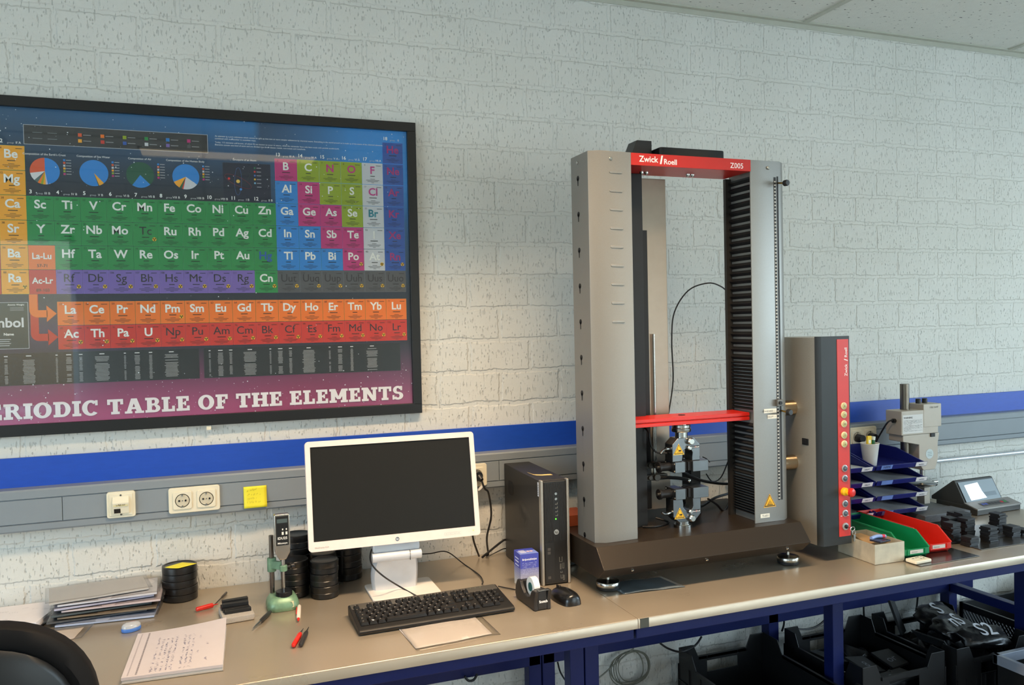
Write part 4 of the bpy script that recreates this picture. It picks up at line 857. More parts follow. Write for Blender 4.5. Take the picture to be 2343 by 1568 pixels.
# paper in a sleeve under the keyboard
def sheet(name, q, m_, label=None, cat=None, z=.0006, wav=.0, par=None, nx=16, ny=12, th=.0004, group=None):
    g = MB(); A, B_, C_, D = [Vector(v) for v in q]
    for j in range(ny+1):
        for i in range(nx+1):
            u_, v_ = i/nx, j/ny; w_ = wav*(math.sin(9*u_+4*v_)+math.sin(5*v_-7*u_+1)+.5*math.sin(17*u_+3))*.5+wav
            g.V.append((A*(1-u_)+B_*u_)*(1-v_)+(D*(1-u_)+C_*u_)*v_+Vector((0, 0, z+w_)))
    for j in range(ny):
        for i in range(nx): g.F.append([j*(nx+1)+i, j*(nx+1)+i+1, (j+1)*(nx+1)+i+1, (j+1)*(nx+1)+i]); g.K.append(g.c)
    o = g.build(name, m_, par)
    s_ = o.modifiers.new('solid', 'SOLIDIFY'); s_.thickness = th
    if label: tag(o, label, cat, group)
    return o
paper = mat('paper', (196, 188, 184), .7, var=.02); film = clear_sheet('plastic_film', (250, 250, 249), .8, .2)
fq = [pt(954, 1492), pt(1146, 1454), pt(1090, 1400), pt(905, 1428)]
fo = sheet('plastic_sleeve', fq, film, 'clear plastic sleeve holding a white sheet, lying below the keyboard', 'sleeve', .0008, .0006)
sheet('paper_sheet', [pt(951, 1486), pt(1126, 1452), pt(1076, 1402), pt(905, 1432)], paper, z=.0002, wav=.0007, par=fo, th=.0002)
# tape dispenser
c = pt(1222, 1385); t = thing('tape_dispenser', 'black desktop tape dispenser with a white roll, between keyboard and mouse', 'tape dispenser', (c.x+.004, c.y+.018, 0), PI/2+.05, local=True)
# local x = towards the back of the bench
sp_ = [(-.070, 0), (-.068, .026), (-.078, .060), (-.052, .058), (-.044, .050), (-.036, .036), (-.016, .029), (.010, .032), (.026, .048), (.034, .062), (.056, .062), (.070, .040), (.074, .016), (.066, 0)]
lo = [[Vector((x, y*(1-.25*(z < .004)*0), z)) for x, z in sp_] for y in (-.029, -.012)]
def side_(y0, y1, top):
    q_ = [p for p in sp_]
    return MB().prism(q_, 'y', y0, y1)
MB().prism(sp_, 'y', -.027, -.015).prism(sp_, 'y', .015, .027).box(-.068, -.040, -.0155, .0155, .001, .057).box(-.05, .064, -.0155, .0155, .001, .024).box(.048, .062, -.0155, .0155, .02, .058).build('body', mat('dispenser_black', (34, 32, 32), .42), t, bevel=.003)
rl = MB().lathe([(.0135, -.0095), (.029, -.0095), (.029, .0095), (.0135, .0095), (.0135, -.0095)], (-.004, 0, .052), 36, (0, 1, 0))
rl.F = rl.F[:-2]; rl.K = rl.K[:-2]; rl.build('tape_roll', mat('tape_white', (226, 226, 224), .35), t)
MB().lathe([(.0132, -.011), (.0132, .011)], (-.004, 0, .052), 28, (0, 1, 0)).build('tape_core', mat('core_teal', (20, 84, 84), .3), t)
MB().cbox((-.0715, 0, .0605), (.010, .034, .0015)).build('cutter', chrome, t)
q = MB(tr((-.0733, 0, .024), -PI/2, 0, 0)).color(225, 225, 225); text(q, 'Scotch', (0, -.001, 0), (1, 0, 0), (0, .22, 1), .010, .03); q.build('lettering', printed(), t, smooth=0)
# mouse
c = (pt(1262, 1365)+pt(1319, 1385)+pt(1290, 1350)+pt(1295, 1396))/4
t = thing('computer_mouse', 'black computer mouse to the right of the tape dispenser', 'mouse', (1.003, -.585, 0), math.radians(5), local=True)
rg = []
for i in range(17):
    u_ = -1+2*i/16; ex = .060*math.sin(u_*PI/2); k = math.sqrt(max(.0, 1-u_**2)); wd = .034*k*(1+.10*u_*0)+.0003; h_ = (.036-.010*max(0, u_)**2-.004*u_)*k**.75+.0006
    rg.append([Vector((wd*math.cos(a)*(1.0 if math.sin(a) > 0 else 1), ex, max(0, math.sin(a))**.8*h_ if math.sin(a) > 0 else 0)) for a in [2*PI*j/24 for j in range(24)]])
mo = MB().loft(rg).build('mouse_body', mat('mouse_black', (20, 20, 21), .24), t, smooth=80)
MB().box(-.0006, .0006, .012, .054, .024, .0345).build('button_seam', blk, t)
MB().cyl((-.0035, .034, .0275), (.0035, .034, .0275), .0075, 18).build('scroll_wheel', rub, t)
q = MB().color(200, 205, 215); text(q, 'Lenovo', (0, -.046, .0262), (1, 0, 0), (0, .7, .7), .006, .02); 
# small carton
A = pt(1192, 1347); B_ = pt(1238, 1341); D = pt(1181, 1318)
t = thing('small_carton', 'small blue and white printed carton standing against the computer tower', 'carton', (A.x, A.y, 0), math.atan2(B_.y-A.y, B_.x-A.x), local=True)
cw, cd_, chh = .062, .062, .108
MB().color(214, 218, 230).box(0, cw, 0, cd_, 0, chh).build('carton_body', mat('carton_pale', (206, 208, 216), .5), t, bevel=.0008)
q = MB(); q.K = []
for k in range(14):
    z0 = chh*(.0+k/14); f_ = k/13; col = tuple(int((205, 206, 200)[i]*(1-f_)+(60, 66, 168)[i]*f_) for i in range(3)) if f_ < .55 else (70, 80, 178)
    q.color(*col); quad(q, (0, -.0004, z0), XX, ZZ, cw, chh/14+.0001); quad(q, (-.0004, cd_, z0), -YY, ZZ, cd_, chh/14+.0001)
q.color(120, 140, 215); q.add([(0, 0, chh+.0004), (cw, 0, chh+.0004), (cw, cd_, chh+.0004), (0, cd_, chh+.0004)], [(0, 1, 2, 3)])
q.color(60, 70, 170); q.add([(0, .04, chh+.0007), (cw, .04, chh+.0007), (cw, cd_, chh+.0007), (0, cd_, chh+.0007)], [(0, 1, 2, 3)])
q.color(235, 190, 190)
for x in (.035, .046): q.add([(x, .018, chh+.0009), (x+.006, .025, chh+.0009), (x, .032, chh+.0009), (x-.006, .025, chh+.0009)], [(0, 1, 2, 3)])
q.color(235, 238, 250)
for k in range(5): quad(q, (.006, .012+k*.007, chh+.001), XX, YY, .020, .003)
text(q, 'Brijpetztestjes'[:0]+'Brijzetabletjes', (cw/2, -.0008, chh-.020), XX, ZZ, .0088, .02)
q.color(190, 196, 235)
for k in range(9): squiggle(q, (.006, -.0008, chh-.030-k*.0045), XX, ZZ, 1, cw-.014, .0026)
q.color(110, 116, 150)
for k in range(8): squiggle(q, (.006, -.0008, .034-k*.0040), XX, ZZ, 1, cw-.014, .0022)
q.color(225, 228, 250)
for z_ in (.088, .078, .066): quad(q, (-.0008, .050, z_), -YY, ZZ, .035, .004)
q.build('carton_print', printed(), t, smooth=0)
# computer tower
t = thing('computer_tower', 'black slim desktop computer standing upright with silver front edges', 'computer', (.991, -.431, 0), math.radians(-2), local=True)
W_, H_, D_ = .098, .340, .375
case = MB().box(0, W_, .012, D_, 0, H_-.002).build('case', mat('case_black', (44, 42, 40), .42, .25, var=.05, scale=90), t, bevel=.003)
fp = MB().box(.009, W_-.009, -.004, .014, .002, H_-.004).build('front_panel', mat('front_black', (22, 21, 21), .38), t, bevel=.004)
for x in (0, W_-.009): MB().prism([(x, -.006), (x+.009, -.006), (x+.009, .014), (x, .014)], 'z', 0, H_).build('front_edge', mat('edge_silver', (178, 172, 162), .3, .7), t, bevel=.0025)
ri = MB()
for k in range(16):
    x = .0135+k*.0046
    if 6 < k < 11: ri.box(x, x+.0018, -.0055, -.0035, .300, H_-.012); continue
    ri.box(x, x+.0018, -.0055, -.0035, .142, H_-.012)
ri.build('grille_rib', mat('rib', (38, 37, 36), .4), fp)
MB().box(.012, .044, -.0048, -.0035, .012, .135).build('disc_drive', mat('drive_black', (28, 27, 27), .35), fp, bevel=.0005)
for z in (.294, .277): MB().lathe([(.0042, 0), (.0042, .001), (.002, .001), (.002, .0004)], (.052, -.004, z), 16, (0, -1, 0)).build('audio_jack', chrome, fp)
for k in range(4): MB().box(.049, .057, -.0048, -.0035, .222+k*.0125, .2235+k*.0125).box(.0565, .0575, -.0048, -.0035, .222+k*.0125, .2285+k*.0125).build('usb_port', mat('port_grey', (140, 138, 130), .4, .5), fp)
MB().lathe([(.0024, 0), (.0024, .0008)], (.0505, -.0042, .2125), 12, (0, -1, 0)).build('power_light', mat('green_led', (90, 255, 60), .4, emit=1.5), fp)
lg = MB().lathe([(.0085, 0), (.0085, .001)], (.0515, -.0042, .170), 28, (0, -1, 0)).build('round_badge', mat('badge_silver', (205, 205, 200), .25, .8), fp)
q = MB().color(60, 60, 62); text(q, 'hp', (.0515, -.0056, .1665), XX, ZZ, .012, .01); q.build('badge_letters', printed(), lg, smooth=0)
for x0, x1, z0, z1 in ((.060, .070, .072, .088), (.062, .066, .048, .066), (.070, .076, .050, .068), (.064, .072, .018, .030), (.072, .077, .012, .028), (.063, .070, .036, .041)):
    g_ = MB().box(x0, x1, -.0046, -.0035, z0, z0+.001).box(x0, x0+.001, -.0046, -.0035, z0, z1).box(x1-.001, x1, -.0046, -.0035, z0, z1).build('card_slot', mat('port_grey', (140, 138, 130), .4, .5), fp)
g_ = MB().color(70, 68, 66)
for z in (.112, .100, .020): quad(g_, (.020, -.0051, z), XX, ZZ, .010, .009)
g_.build('drive_marks', printed(), fp, smooth=0)
hd = MB().prism(rrect(.052, .050, .012, cx=.300, cy=.262), 'x', -.0012, .001).build('side_handle', blk, case)
q = MB().color(30, 29, 28)
def ring_(mb, y, z, r, t_, a0=0, a1=360, n=30, x=-.0006, sy=1.):
    for i in range(n):
        a, b2 = [math.radians(a0+(a1-a0)*k/n) for k in (i, i+1)]
        mb.add([(x, y+sy*r*math.cos(a), z+r*math.sin(a)), (x, y+sy*r*math.cos(b2), z+r*math.sin(b2)), (x, y+sy*(r-t_)*math.cos(b2), z+(r-t_)*math.sin(b2)), (x, y+sy*(r-t_)*math.cos(a), z+(r-t_)*math.sin(a))], [(0, 1, 2, 3)])
ring_(q, .165, .195, .042, .0018); text(q, 'hp', (-.0007, .165, .178), -YY, ZZ, .055, -.0); q.build('side_emblem', printed(), case, smooth=0)
q = MB().color(232, 232, 236); quad(q, (-.0006, .022, .286), -YY, ZZ, .011, .046); q.color(60, 60, 80)
for k in range(6): quad(q, (-.0009, .020, .291+k*.006), -YY, ZZ, .007, .002)
q.build('sticker', printed(), case, smooth=0)
a = pt(1213, 1076, H_); b_ = pt(1263, 1084, H_)
tag(MB().loft([[Vector((x, y+dy, H_-.0015+z)) for dy, z in ((-.009, 0), (.009, 0), (.009, .0006), (-.009, .0006))] for x, y, z in ((1.012, -.300+.022, .018), (1.014, -.31, .004), (1.018, -.325, .0006), (1.035, -.336, .0004), (1.070, -.342, .0004))]).build('paper_strip', mat('straw_paper', (226, 196, 130), .7)), 'curled yellowish paper strip lying on top of the computer tower', 'paper strip')
# black disc samples ----------------------------------------------------
discm = mat('moulded_rubber', (26, 25, 25), .32, var=.15, scale=30)
def disc(r, h, grooved): 
    if grooved: pr_ = [(r-.003, 0), (r-.0005, .0015), (r, h*.42), (r-.0012, h*.46), (r-.0012, h*.52), (r-.0005, h*.56), (r, h-.002), (r-.0015, h-.0003), (r-.004, h), (r-.006, h-.0012)]
    else: pr_ = [(r-.0025, 0), (r-.0005, .0012), (r, h*.5), (r-.0005, h-.0012), (r-.002, h), (r-.006, h), (r-.008, h-.002), (r-.012, h-.002)]
    return MB().lathe(pr_, (0, 0, 0), 48)
ORD = {2: ('lower', 'upper'), 3: ('lowest', 'middle', 'topmost'), 4: ('lowest', 'second from bottom', 'second from top', 'topmost'), 5: ('lowest', 'second from bottom', 'middle', 'second from top', 'topmost')}
def disc_stack(cx, cy, r, h, n, desc, group, grooved=True):
    proto = None
    for i in range(n):
        if proto is None:
            proto = disc(r, h-.0004, grooved).build('rubber_disc', discm); o = proto
        else: o = proto.copy(); COL.objects.link(o)
        o.location = (cx+random.uniform(-.0015, .0015), cy+random.uniform(-.0015, .0015), TZ+.0002+i*h)
        o.rotation_euler = (0, 0, random.random()*6); tag(o, '%s black disc of %s' % (ORD[n][i], desc), 'disc', group)
random.seed(5)
disc_stack(-.098, -.072, .052, .0215, 5, 'the stack under the yellow note', 'discs in the stack under the note', False)
zt_ = .0215*5
nq = MB(); ny = 8
A, B_, C_, D = Vector((-.140, -.100, zt_+.001)), Vector((-.098, -.128, zt_+.001)), Vector((-.045, -.092, zt_+.001)), Vector((-.090, -.058, zt_+.001))
for j in range(9):
    for i in range(9):
        u_, v_ = i/8, j/8; nq.V.append((A*(1-u_)+B_*u_)*(1-v_)+(D*(1-u_)+C_*u_)*v_+Vector((0, 0, .0006+.005*(u_-.5)**2*(1-v_))))
for j in range(8):
    for i in range(8): nq.F.append([j*9+i, j*9+i+1, (j+1)*9+i+1, (j+1)*9+i]); nq.K.append(nq.c)
yel = mat('yellow_note', (238, 226, 52), .6)
o = nq.build('sticky_note', yel); o.modifiers.new('s', 'SOLIDIFY').thickness = .0004; tag(o, 'yellow sticky note lying on the stack of five black discs', 'sticky note')
c = py(584, 1137, TY-.002)
q = MB(); 
for j in range(9):
    for i in range(7): q.V.append(Vector((c.x-.036+i*.012, TY-.0012-.010*(1-j/8)**2, c.z-.034+j*.0086)))
for j in range(8):
    for i in range(6): q.F.append([j*7+i, j*7+i+1, (j+1)*7+i+1, (j+1)*7+i]); q.K.append(q.c)
o = q.build('sticky_note', yel); o.modifiers.new('s', 'SOLIDIFY').thickness = .0003; tag(o, 'yellow sticky note with pencil writing stuck on the grey trunking', 'sticky note')
q = MB().color(120, 116, 40)
for k in range(4): squiggle(q, (c.x-.026, TY-.0035-.0042*(k > 0)-.0028*k*.5, c.z+.020-k*.0125), XX, ZZ, 1, .030+.012*(k % 2), .006, .0007)
q.build('note_writing', printed(), o, smooth=0)
B1 = pt(747, 1374); disc_stack(B1.x+.002, -.237, .0435, .0385, 3, 'the front stack below the monitor corner', 'discs in the front stack')
disc_stack(.243, -.190, .0435, .0385, 3, 'the stack right behind the gauge stand', 'discs in the stack behind the gauge')
disc_stack(.338, -.143, .0435, .0385, 3, 'the stack just behind the front stack', 'discs in the stack behind the front one')
disc_stack(.263, -.078, .046, .0420, 4, 'the tall stack against the wall, left of the monitor', 'discs in the tall stack by the wall')
disc_stack(.425, -.075, .0500, .0430, 4, 'the tall stack hidden partly behind the monitor', 'discs in the stack behind the monitor')
# thickness gauge
t = thing('thickness_gauge', 'digital thickness gauge on a green cast stand, left of the black discs', 'gauge', (.196, -.288, 0), math.radians(2), local=True)
gm = mat('green_enamel', (112, 146, 118), .4, .2, var=.25, scale=50)
MB().loft([[Vector((p[0]*k, p[1]*k+dy, z)) for p in rrect(.094, .100, .030, 6)] for k, z, dy in ((.96, 0, 0), (1, .006, 0), (1, .014, 0), (.93, .026, .001), (.78, .036, .003), (.72, .039, .004))]).build('cast_base', gm, t, smooth=60)
q = MB().color(196, 190, 150); uxx, uyy = Vector((1, 0, 0)), Vector((0, .28, .96)); o3 = Vector((-.012, -.0495, .010)); quad(q, o3, uxx, uyy, .040, .018)
q.color(90, 90, 70)
for k in range(4): quad(q, o3+Vector((.004, -.0006, 0))+uyy*(.003+k*.0035), uxx, uyy, .030, .0012)
q.build('maker_plate', printed(), t, smooth=0)
MB().cyl((.004, -.012, .038), (.004, -.012, .052), .0245, 30).build('anvil', mat('anvil_black', (40, 40, 42), .3, .6), t, bevel=.001)
MB().cyl((-.026, .024, .03), (-.026, .024, .215), .0068, 20).build('column', mat('dark_column', (120, 112, 104), .25, .9), t)
MB().cyl((-.026, .024, .105), (-.026, .024, .147), .0135, 24).loft([[Vector((x+dx*(.011-.003*k), y+dy*.4*(.011-.003*k), z)) for dx, dy, z in ((-1, 0, 0), (0, -1, 0), (1, 0, 0), (0, 1, 0))] for k, x, y, z in ()] or [[Vector((a, b2+c2, z2)) for a, b2, c2, z2 in ((x-.009, y, 0, .116), (x+.009, y, 0, .116), (x+.009, y, 0, .140), (x-.009, y, 0, .140))] for x, y in ((-.024, .016), (-.008, -.004), (.002, -.012))]).cyl((.004, -.014, .112), (.004, -.014, .130), .0115, 20).build('clamp_arm', gm, t, bevel=.002)
MB().cyl((.012, -.010, .122), (.036, -.004, .122), .0045, 12).lathe([(.009, 0), (.0095, .003), (.0095, .010), (.007, .012)], (.026, -.007, .122), 18, (1, .2, 0)).build('clamp_screw', dks, t)
MB().cyl((.004, -.014, .062), (.004, -.014, .150), .0042, 16).cyl((.004, -.014, .052), (.004, -.014, .062), .0022, 12).cyl((.004, -.014, .128), (.004, -.014, .150), .006, 16).build('spindle', chrome, t)
gh = MB().prism([(-.0185, .288), (-.021, .284), (-.021, .190), (-.0195, .172), (-.008, .150), (.012, .150), (.0235, .172), (.0245, .190), (.0245, .284), (.022, .288)], 'y', -.030, -.006).build('gauge_housing', mat('gauge_chrome', (176, 168, 158), .25, .9), t, bevel=.003)
q = MB().color(16, 17, 18); y = -.0304; quad(q, (-.0165, y, .194), XX, ZZ, .0365, .088)
q.color(70, 84, 84); quad(q, (-.0135, y-.0003, .262), XX, ZZ, .0305, .012)
q.color(6, 6, 6)
for x in (-.012, -.001, .010): quad(q, (x, y-.0003, .222), XX, ZZ, .0075, .034)
q.color(225, 222, 214)
for x in (-.001, .010): quad(q, (x+.001, y-.0006, .226), XX, ZZ, .0055, .009); quad(q, (x+.002, y-.0006, .240), XX, ZZ, .0035, .005)
text(q, 'IDU25', (.0018, y-.0006, .2125), XX, ZZ, .0105, .025); text(q, 'Mitutoyo', (.0018, y-.0006, .1985), XX, ZZ, .0078, .02); q.build('display_panel', printed(), gh, smooth=0)
# foam pad with rubber strips
A = pt(510, 1437); t = thing('foam_block', 'pale grey foam block carrying black rubber strips, left of the gauge', 'foam block', (.062, -.318, 0), math.radians(6), local=True)
MB().prism(rrect(.088, .112, .006), 'z', 0, .017).build('foam_body', mat('foam_grey', (176, 170, 162), .9, bump=.8, bscale=900, var=.12, scale=400), t, bevel=.002)
t['kind'] = t.get('kind', '') or 'thing'; del t['kind']
ft = bpy.data.objects['foam_block']
sp0 = None; TN = ['front one lying flat on the foam', 'second from the front on the foam', 'third from the front on the foam', 'fourth from the front on the foam', 'rearmost one on the foam', 'upper one lying across the others']
for k, (x, y, z, r) in enumerate(((.066, -.336, 0, 4), (.062, -.318, 0, 8), (.058, -.298, 0, 5), (.056, -.279, 0, 9), (.060, -.270, .0105, 7), (.060, -.305, .0105, 2))):
    if sp0 is None: sp0 = MB().box(-.037, .037, -.0075, .0075, 0, .0100).build('rubber_strip', rub, bevel=.0008); o = sp0
    else: o = sp0.copy(); COL.objects.link(o)
    o.location = (x, y, TZ+.0172+z); o.rotation_euler = (0, 0, math.radians(r)); tag(o, 'black rubber test strip, '+TN[k], 'rubber strip', 'rubber strips on the foam block')
# small hand tools and pens
def stick(name, label, cat, a, b, parts, group=None, z=None):
    a = Vector(a); b = Vector(b); L_ = (b-a).length; t = thing(name, label, cat, (a.x, a.y, 0), math.atan2(b.y-a.y, b.x-a.x), group, local=True)
    for nm, m_, prof in parts:
        R_ = prof[0][0]; zz = z or max(r for _, r in prof[1:]) if False else z
        MB().lathe([(r*1., s*L_) for s, r in prof], (0, 0, zz), 18, (1, 0, 0)).build(nm, m_, t)
    return t
redp = mat('red_plastic', (204, 36, 26), .28); bkp = mat('handle_black', (40, 38, 38), .4)
stick('red_handled_tool', 'red plastic tool handle lying beside the foam block', 'hand tool', (-.050, -.232, 0), (.012, -.205, 0), [('handle', redp, [(0, .004), (.03, .0065), (.6, .0075), (.75, .007), (.78, .002), (1.0, .001)])], z=.0078)
stick('metal_pin', 'thin dark metal pin lying behind the foam block', 'pin', (-.004, -.214, 0), (.040, -.085, 0), [('shaft', mat('dark_pin', (86, 78, 72), .3, .8), [(0, .001), (.3, .0018), (.6, .002), (.66, .0034), (.97, .0036), (1, .002)])], z=.0038)
stick('craft_knife', 'grey and silver pointed hand tool lying left of the red and white pen', 'hand tool', (.101, -.463, 0), (.157, -.340, 0), [('point', chrome, [(0, .0006), (.02, .002), (.1, .003), (.42, .0045)]), ('handle', bkp, [(.40, .0048), (.5, .0062), (.9, .0062), (1, .004)])], z=.0064)
t = stick('ballpoint_pen', 'white ballpoint pen with red clip and tip below the gauge', 'pen', (.226, -.448, 0), (.243, -.315, 0), [('barrel', mat('white_plastic', (232, 222, 210), .3), [(.10, .0045), (.2, .0058), (.9, .0058), (.97, .0035)]), ('tip', redp, [(0, .002), (.04, .0035), (.11, .0045)])], z=.006)
MB().box(.060, .115, .0055, .0085, .003, .0075).build('clip', redp, t, bevel=.001)
stick('awl', 'tool with a red handle and steel point lying beside a black one', 'hand tool', (.193, -.640, 0), (.233, -.520, 0), [('handle', redp, [(0, .003), (.04, .0062), (.6, .0068), (.68, .005)]), ('point', chrome, [(.66, .0035), (.8, .0028), (1, .0008)])], z=.007)
stick('awl', 'tool with a black handle and steel point lying beside the red one', 'hand tool', (.212, -.642, 0), (.248, -.516, 0), [('handle', bkp, [(0, .003), (.04, .0062), (.6, .0068), (.7, .005)]), ('point', chrome, [(.68, .0035), (.8, .0028), (1, .0008)])], z=.007)
# eraser-like clear dome
c = (pt(272, 1450)+pt(316, 1448))/2
t = thing('correction_roller', 'small rounded clear dispenser with a blue base behind the notepad', 'dispenser', (c.x+.004, c.y+.02, 0), .5, local=True)
MB().loft([[Vector((.025*k*math.cos(a)*(1.15 if math.cos(a) > 0 else 1), .019*k*math.sin(a), z)) for a in [2*PI*i/28 for i in range(28)]] for k, z in ((.96, 0), (1, .003), (1, .009), (.97, .010))]).build('blue_base', mat('sky_blue', (70, 120, 200), .35), t, smooth=60)
MB().loft([[Vector((.025*k*math.cos(a)*(1.15 if math.cos(a) > 0 else 1), .019*k*math.sin(a), z)) for a in [2*PI*i/28 for i in range(28)]] for k, z in ((.97, .0102), (.94, .016), (.80, .020), (.5, .0225), (.1, .023))]).build('clear_cover', mat('cover_grey', (176, 180, 186), .15), t, smooth=60)
q = MB().color(180, 50, 60)
for k in range(12): a = k*PI/7; quad(q, (.010*math.cos(a), .007*math.sin(a), .0226), XX, YY, .004, .0018)
q.build('red_print', printed(), t, smooth=0)
# notepad
a = pt(281, 1566); b_ = pt(519, 1532); c = pt(512, 1430, .02); d = pt(305, 1452, .02)
t = thing('notepad', 'thick spiral notepad with handwriting, open at the front edge of the left bench', 'notepad', (-.214, -.702, 0), math.radians(-3), local=True)
NW, ND = .232, .305
def padlayer(name, z0, z1, m_, curl, dx=0, dy=0, w_=NW, d_=ND):
    g = MB(); n1, n2 = 20, 16
    def zz(u_, v_, z): return z+curl*(u_**2)*(v_**2)+curl*.5*math.exp(-((u_-.06)/.05)**2)*0
    for z in (z0, z1):
        for j in range(n2+1):
            for i in range(n1+1): u_, v_ = i/n1, j/n2; g.V.append(Vector((dx+u_*w_, dy+v_*d_, zz(u_, v_, z))))
    N_ = (n1+1)*(n2+1); f = lambda i, j, k: k*N_+j*(n1+1)+i
    for j in range(n2):
        for i in range(n1):
            g.F.append([f(i, j, 0), f(i, j+1, 0), f(i+1, j+1, 0), f(i+1, j, 0)]); g.F.append([f(i, j, 1), f(i+1, j, 1), f(i+1, j+1, 1), f(i, j+1, 1)])
    for i in range(n1):
        g.F.append([f(i, 0, 0), f(i+1, 0, 0), f(i+1, 0, 1), f(i, 0, 1)]); g.F.append([f(i, n2, 0), f(i, n2, 1), f(i+1, n2, 1), f(i+1, n2, 0)])
    for j in range(n2):
        g.F.append([f(0, j, 0), f(0, j, 1), f(0, j+1, 1), f(0, j+1, 0)]); g.F.append([f(n1, j, 0), f(n1, j+1, 0), f(n1, j+1, 1), f(n1, j, 1)])
    g.K = [g.c]*len(g.F); return g.build(name, m_, t, smooth=50)
padlayer('back_board', 0, .0015, mat('grey_board', (150, 148, 144), .7), 0)
padlayer('lower_pages', .0016, .0080, mat('page_edges', (188, 186, 184), .8), .001, .002, .003, NW-.004, ND-.004)
tp = padlayer('upper_pages', .0083, .0150, mat('paper_white', (190, 184, 188), .75, var=.02), .016, .001, .002, NW-.002, ND-.002)
q = MB()
def pz(x, y): u_, v_ = x/NW, y/ND; return .0153+.016*u_*u_*v_*v_
q.color(96, 90, 96)
for k in range(44): y = .012+k*.0065; quad(q, (.030, y, pz(.03, y)), XX, YY, .0042, .0034)
q.color(150, 145, 152)
for k in range(44): y = .012+k*.0065; quad(q, (.012, y, pz(.012, y)), XX, YY, .003, .003)
q.color(70, 72, 120)
for k in range(9):
    x = .062+k*.011
    if k in (5,): continue
    yy = .02; q0 = len(q.V)
    for s0 in range(9):
        y = .015+s0*.026; squiggle(q, (x+.004, y, pz(x, y)+.0002), YY, -XX, 1, .022*random.choice((.3, .9, 1)), .0050, .0009)
for k in range(4): x = .19; y = .05+k*.05; squiggle(q, (x-.02*(k % 2), y, pz(x, y)+.0002), YY, -XX, 1, .016, .005, .0006)
q.build('handwriting', printed(), t, smooth=0)
# papers at the left
wht = mat('paper_grey', (226, 222, 224), .75, var=.02)
t = thing('paper_pad', 'white paper pad with a black backing at the left end of the bench', 'paper pad', (-.60, -.11, 0))
A_, B_, C_, D_2 = Vector((-.80, -.215, 0)), Vector((-.472, -.212, 0)), Vector((-.425, -.012, 0)), Vector((-.80, -.012, 0))
def stackq(name, z0, z1, m_, k=0.): 
    P_ = [A_+Vector((k, k, 0)), B_+Vector((-k, k, 0)), C_+Vector((-k, -k, 0)), D_2+Vector((k, -k, 0))]
    return MB().prism([(p.x, p.y) for p in P_], 'z', z0, z1).build(name, m_, t, bevel=.0006)
stackq('backing', 0, .006, blk); stackq('pages', .0062, .024, wht, .003)
q = MB().color(150, 145, 155)
for k in range(6): squiggle(q, (-.62+k*.028, -.06-.016*(k % 3), .0243), XX, YY, 1, .02, .006, .0008)
for k in range(5): squiggle(q, (-.60+k*.01, -.15, .0243), XX, YY, 1, .008, .007, .0009)
q.build('pen_marks', printed(), t, smooth=0)
fo = sheet('plastic_sleeve', [(-.46, -.335, 0), (-.345, -.335, 0), (-.325, -.215, 0), (-.52, -.225, 0)], film, 'clear plastic sleeve with a sheet in it, half hidden by the office chair', 'sleeve', .0012, .001)
sheet('paper_sheet', [(-.46, -.325, 0), (-.365, -.325, 0), (-.350, -.235, 0), (-.50, -.235, 0)], mat('peach_paper', (226, 214, 206), .7), z=.0004, wav=.0003, par=fo, th=.0002)
# heap of sleeves with sheets and samples
random.seed(11)
LV = ['lowest', 'second', 'third', 'fourth', 'fifth', 'sixth', 'seventh', 'topmost']
slm = [mat('sleeve_blue', (176, 190, 216), .3), mat('sleeve_dark', (84, 86, 88), .25), mat('sleeve_brown', (128, 112, 92), .3), mat('sleeve_dark2', (78, 88, 92), .25), mat('sleeve_pink', (206, 190, 190), .3), mat('sleeve_lilac', (184, 184, 204), .3), mat('sleeve_white', (206, 206, 212), .3), mat('sleeve_grey', (188, 184, 178), .35)]
cx_, cy_ = -.300, -.115
for k in range(8):
    ang = math.radians([-5, 2, -3, 4, -1, 6, 2, 9][k]); ox, oy = [(.010, -.022), (-.022, .002), (.012, -.004), (-.012, .006), (.020, .004), (-.008, .014), (.006, .012), (-.026, .024)][k]
    hw, hd = .142, .088; zb = .001+k*.0088
    q4 = [Vector((cx_+ox+math.cos(ang)*sx*hw-math.sin(ang)*sy*hd, cy_+oy+math.sin(ang)*sx*hw+math.cos(ang)*sy*hd, 0)) for sx, sy in ((-1, -1), (1, -1), (1, 1), (-1, 1))]
    for v_ in q4: v_.y = min(v_.y, -.006)
    fo = sheet('plastic_sleeve', q4, clear_sheet('sleeve_film', (249, 249, 250), .8, .22), 'clear plastic sleeve with contents, %s from the bottom in the heap at the left' % LV[k] if k not in (0, 7) else 'clear plastic sleeve, %s in the heap of sleeves at the left' % LV[k], 'sleeve', zb+.0058, .0012, group='plastic sleeves in the heap')
    c4 = (q4[0]+q4[1]+q4[2]+q4[3])/4; q5 = [c4+(v_-c4)*.93 for v_ in q4]
    g = MB(); g.prism([(v_.x, v_.y) for v_ in q5], 'z', zb, zb+.0055); g.build('sleeve_contents', slm[k], fo, bevel=.001)
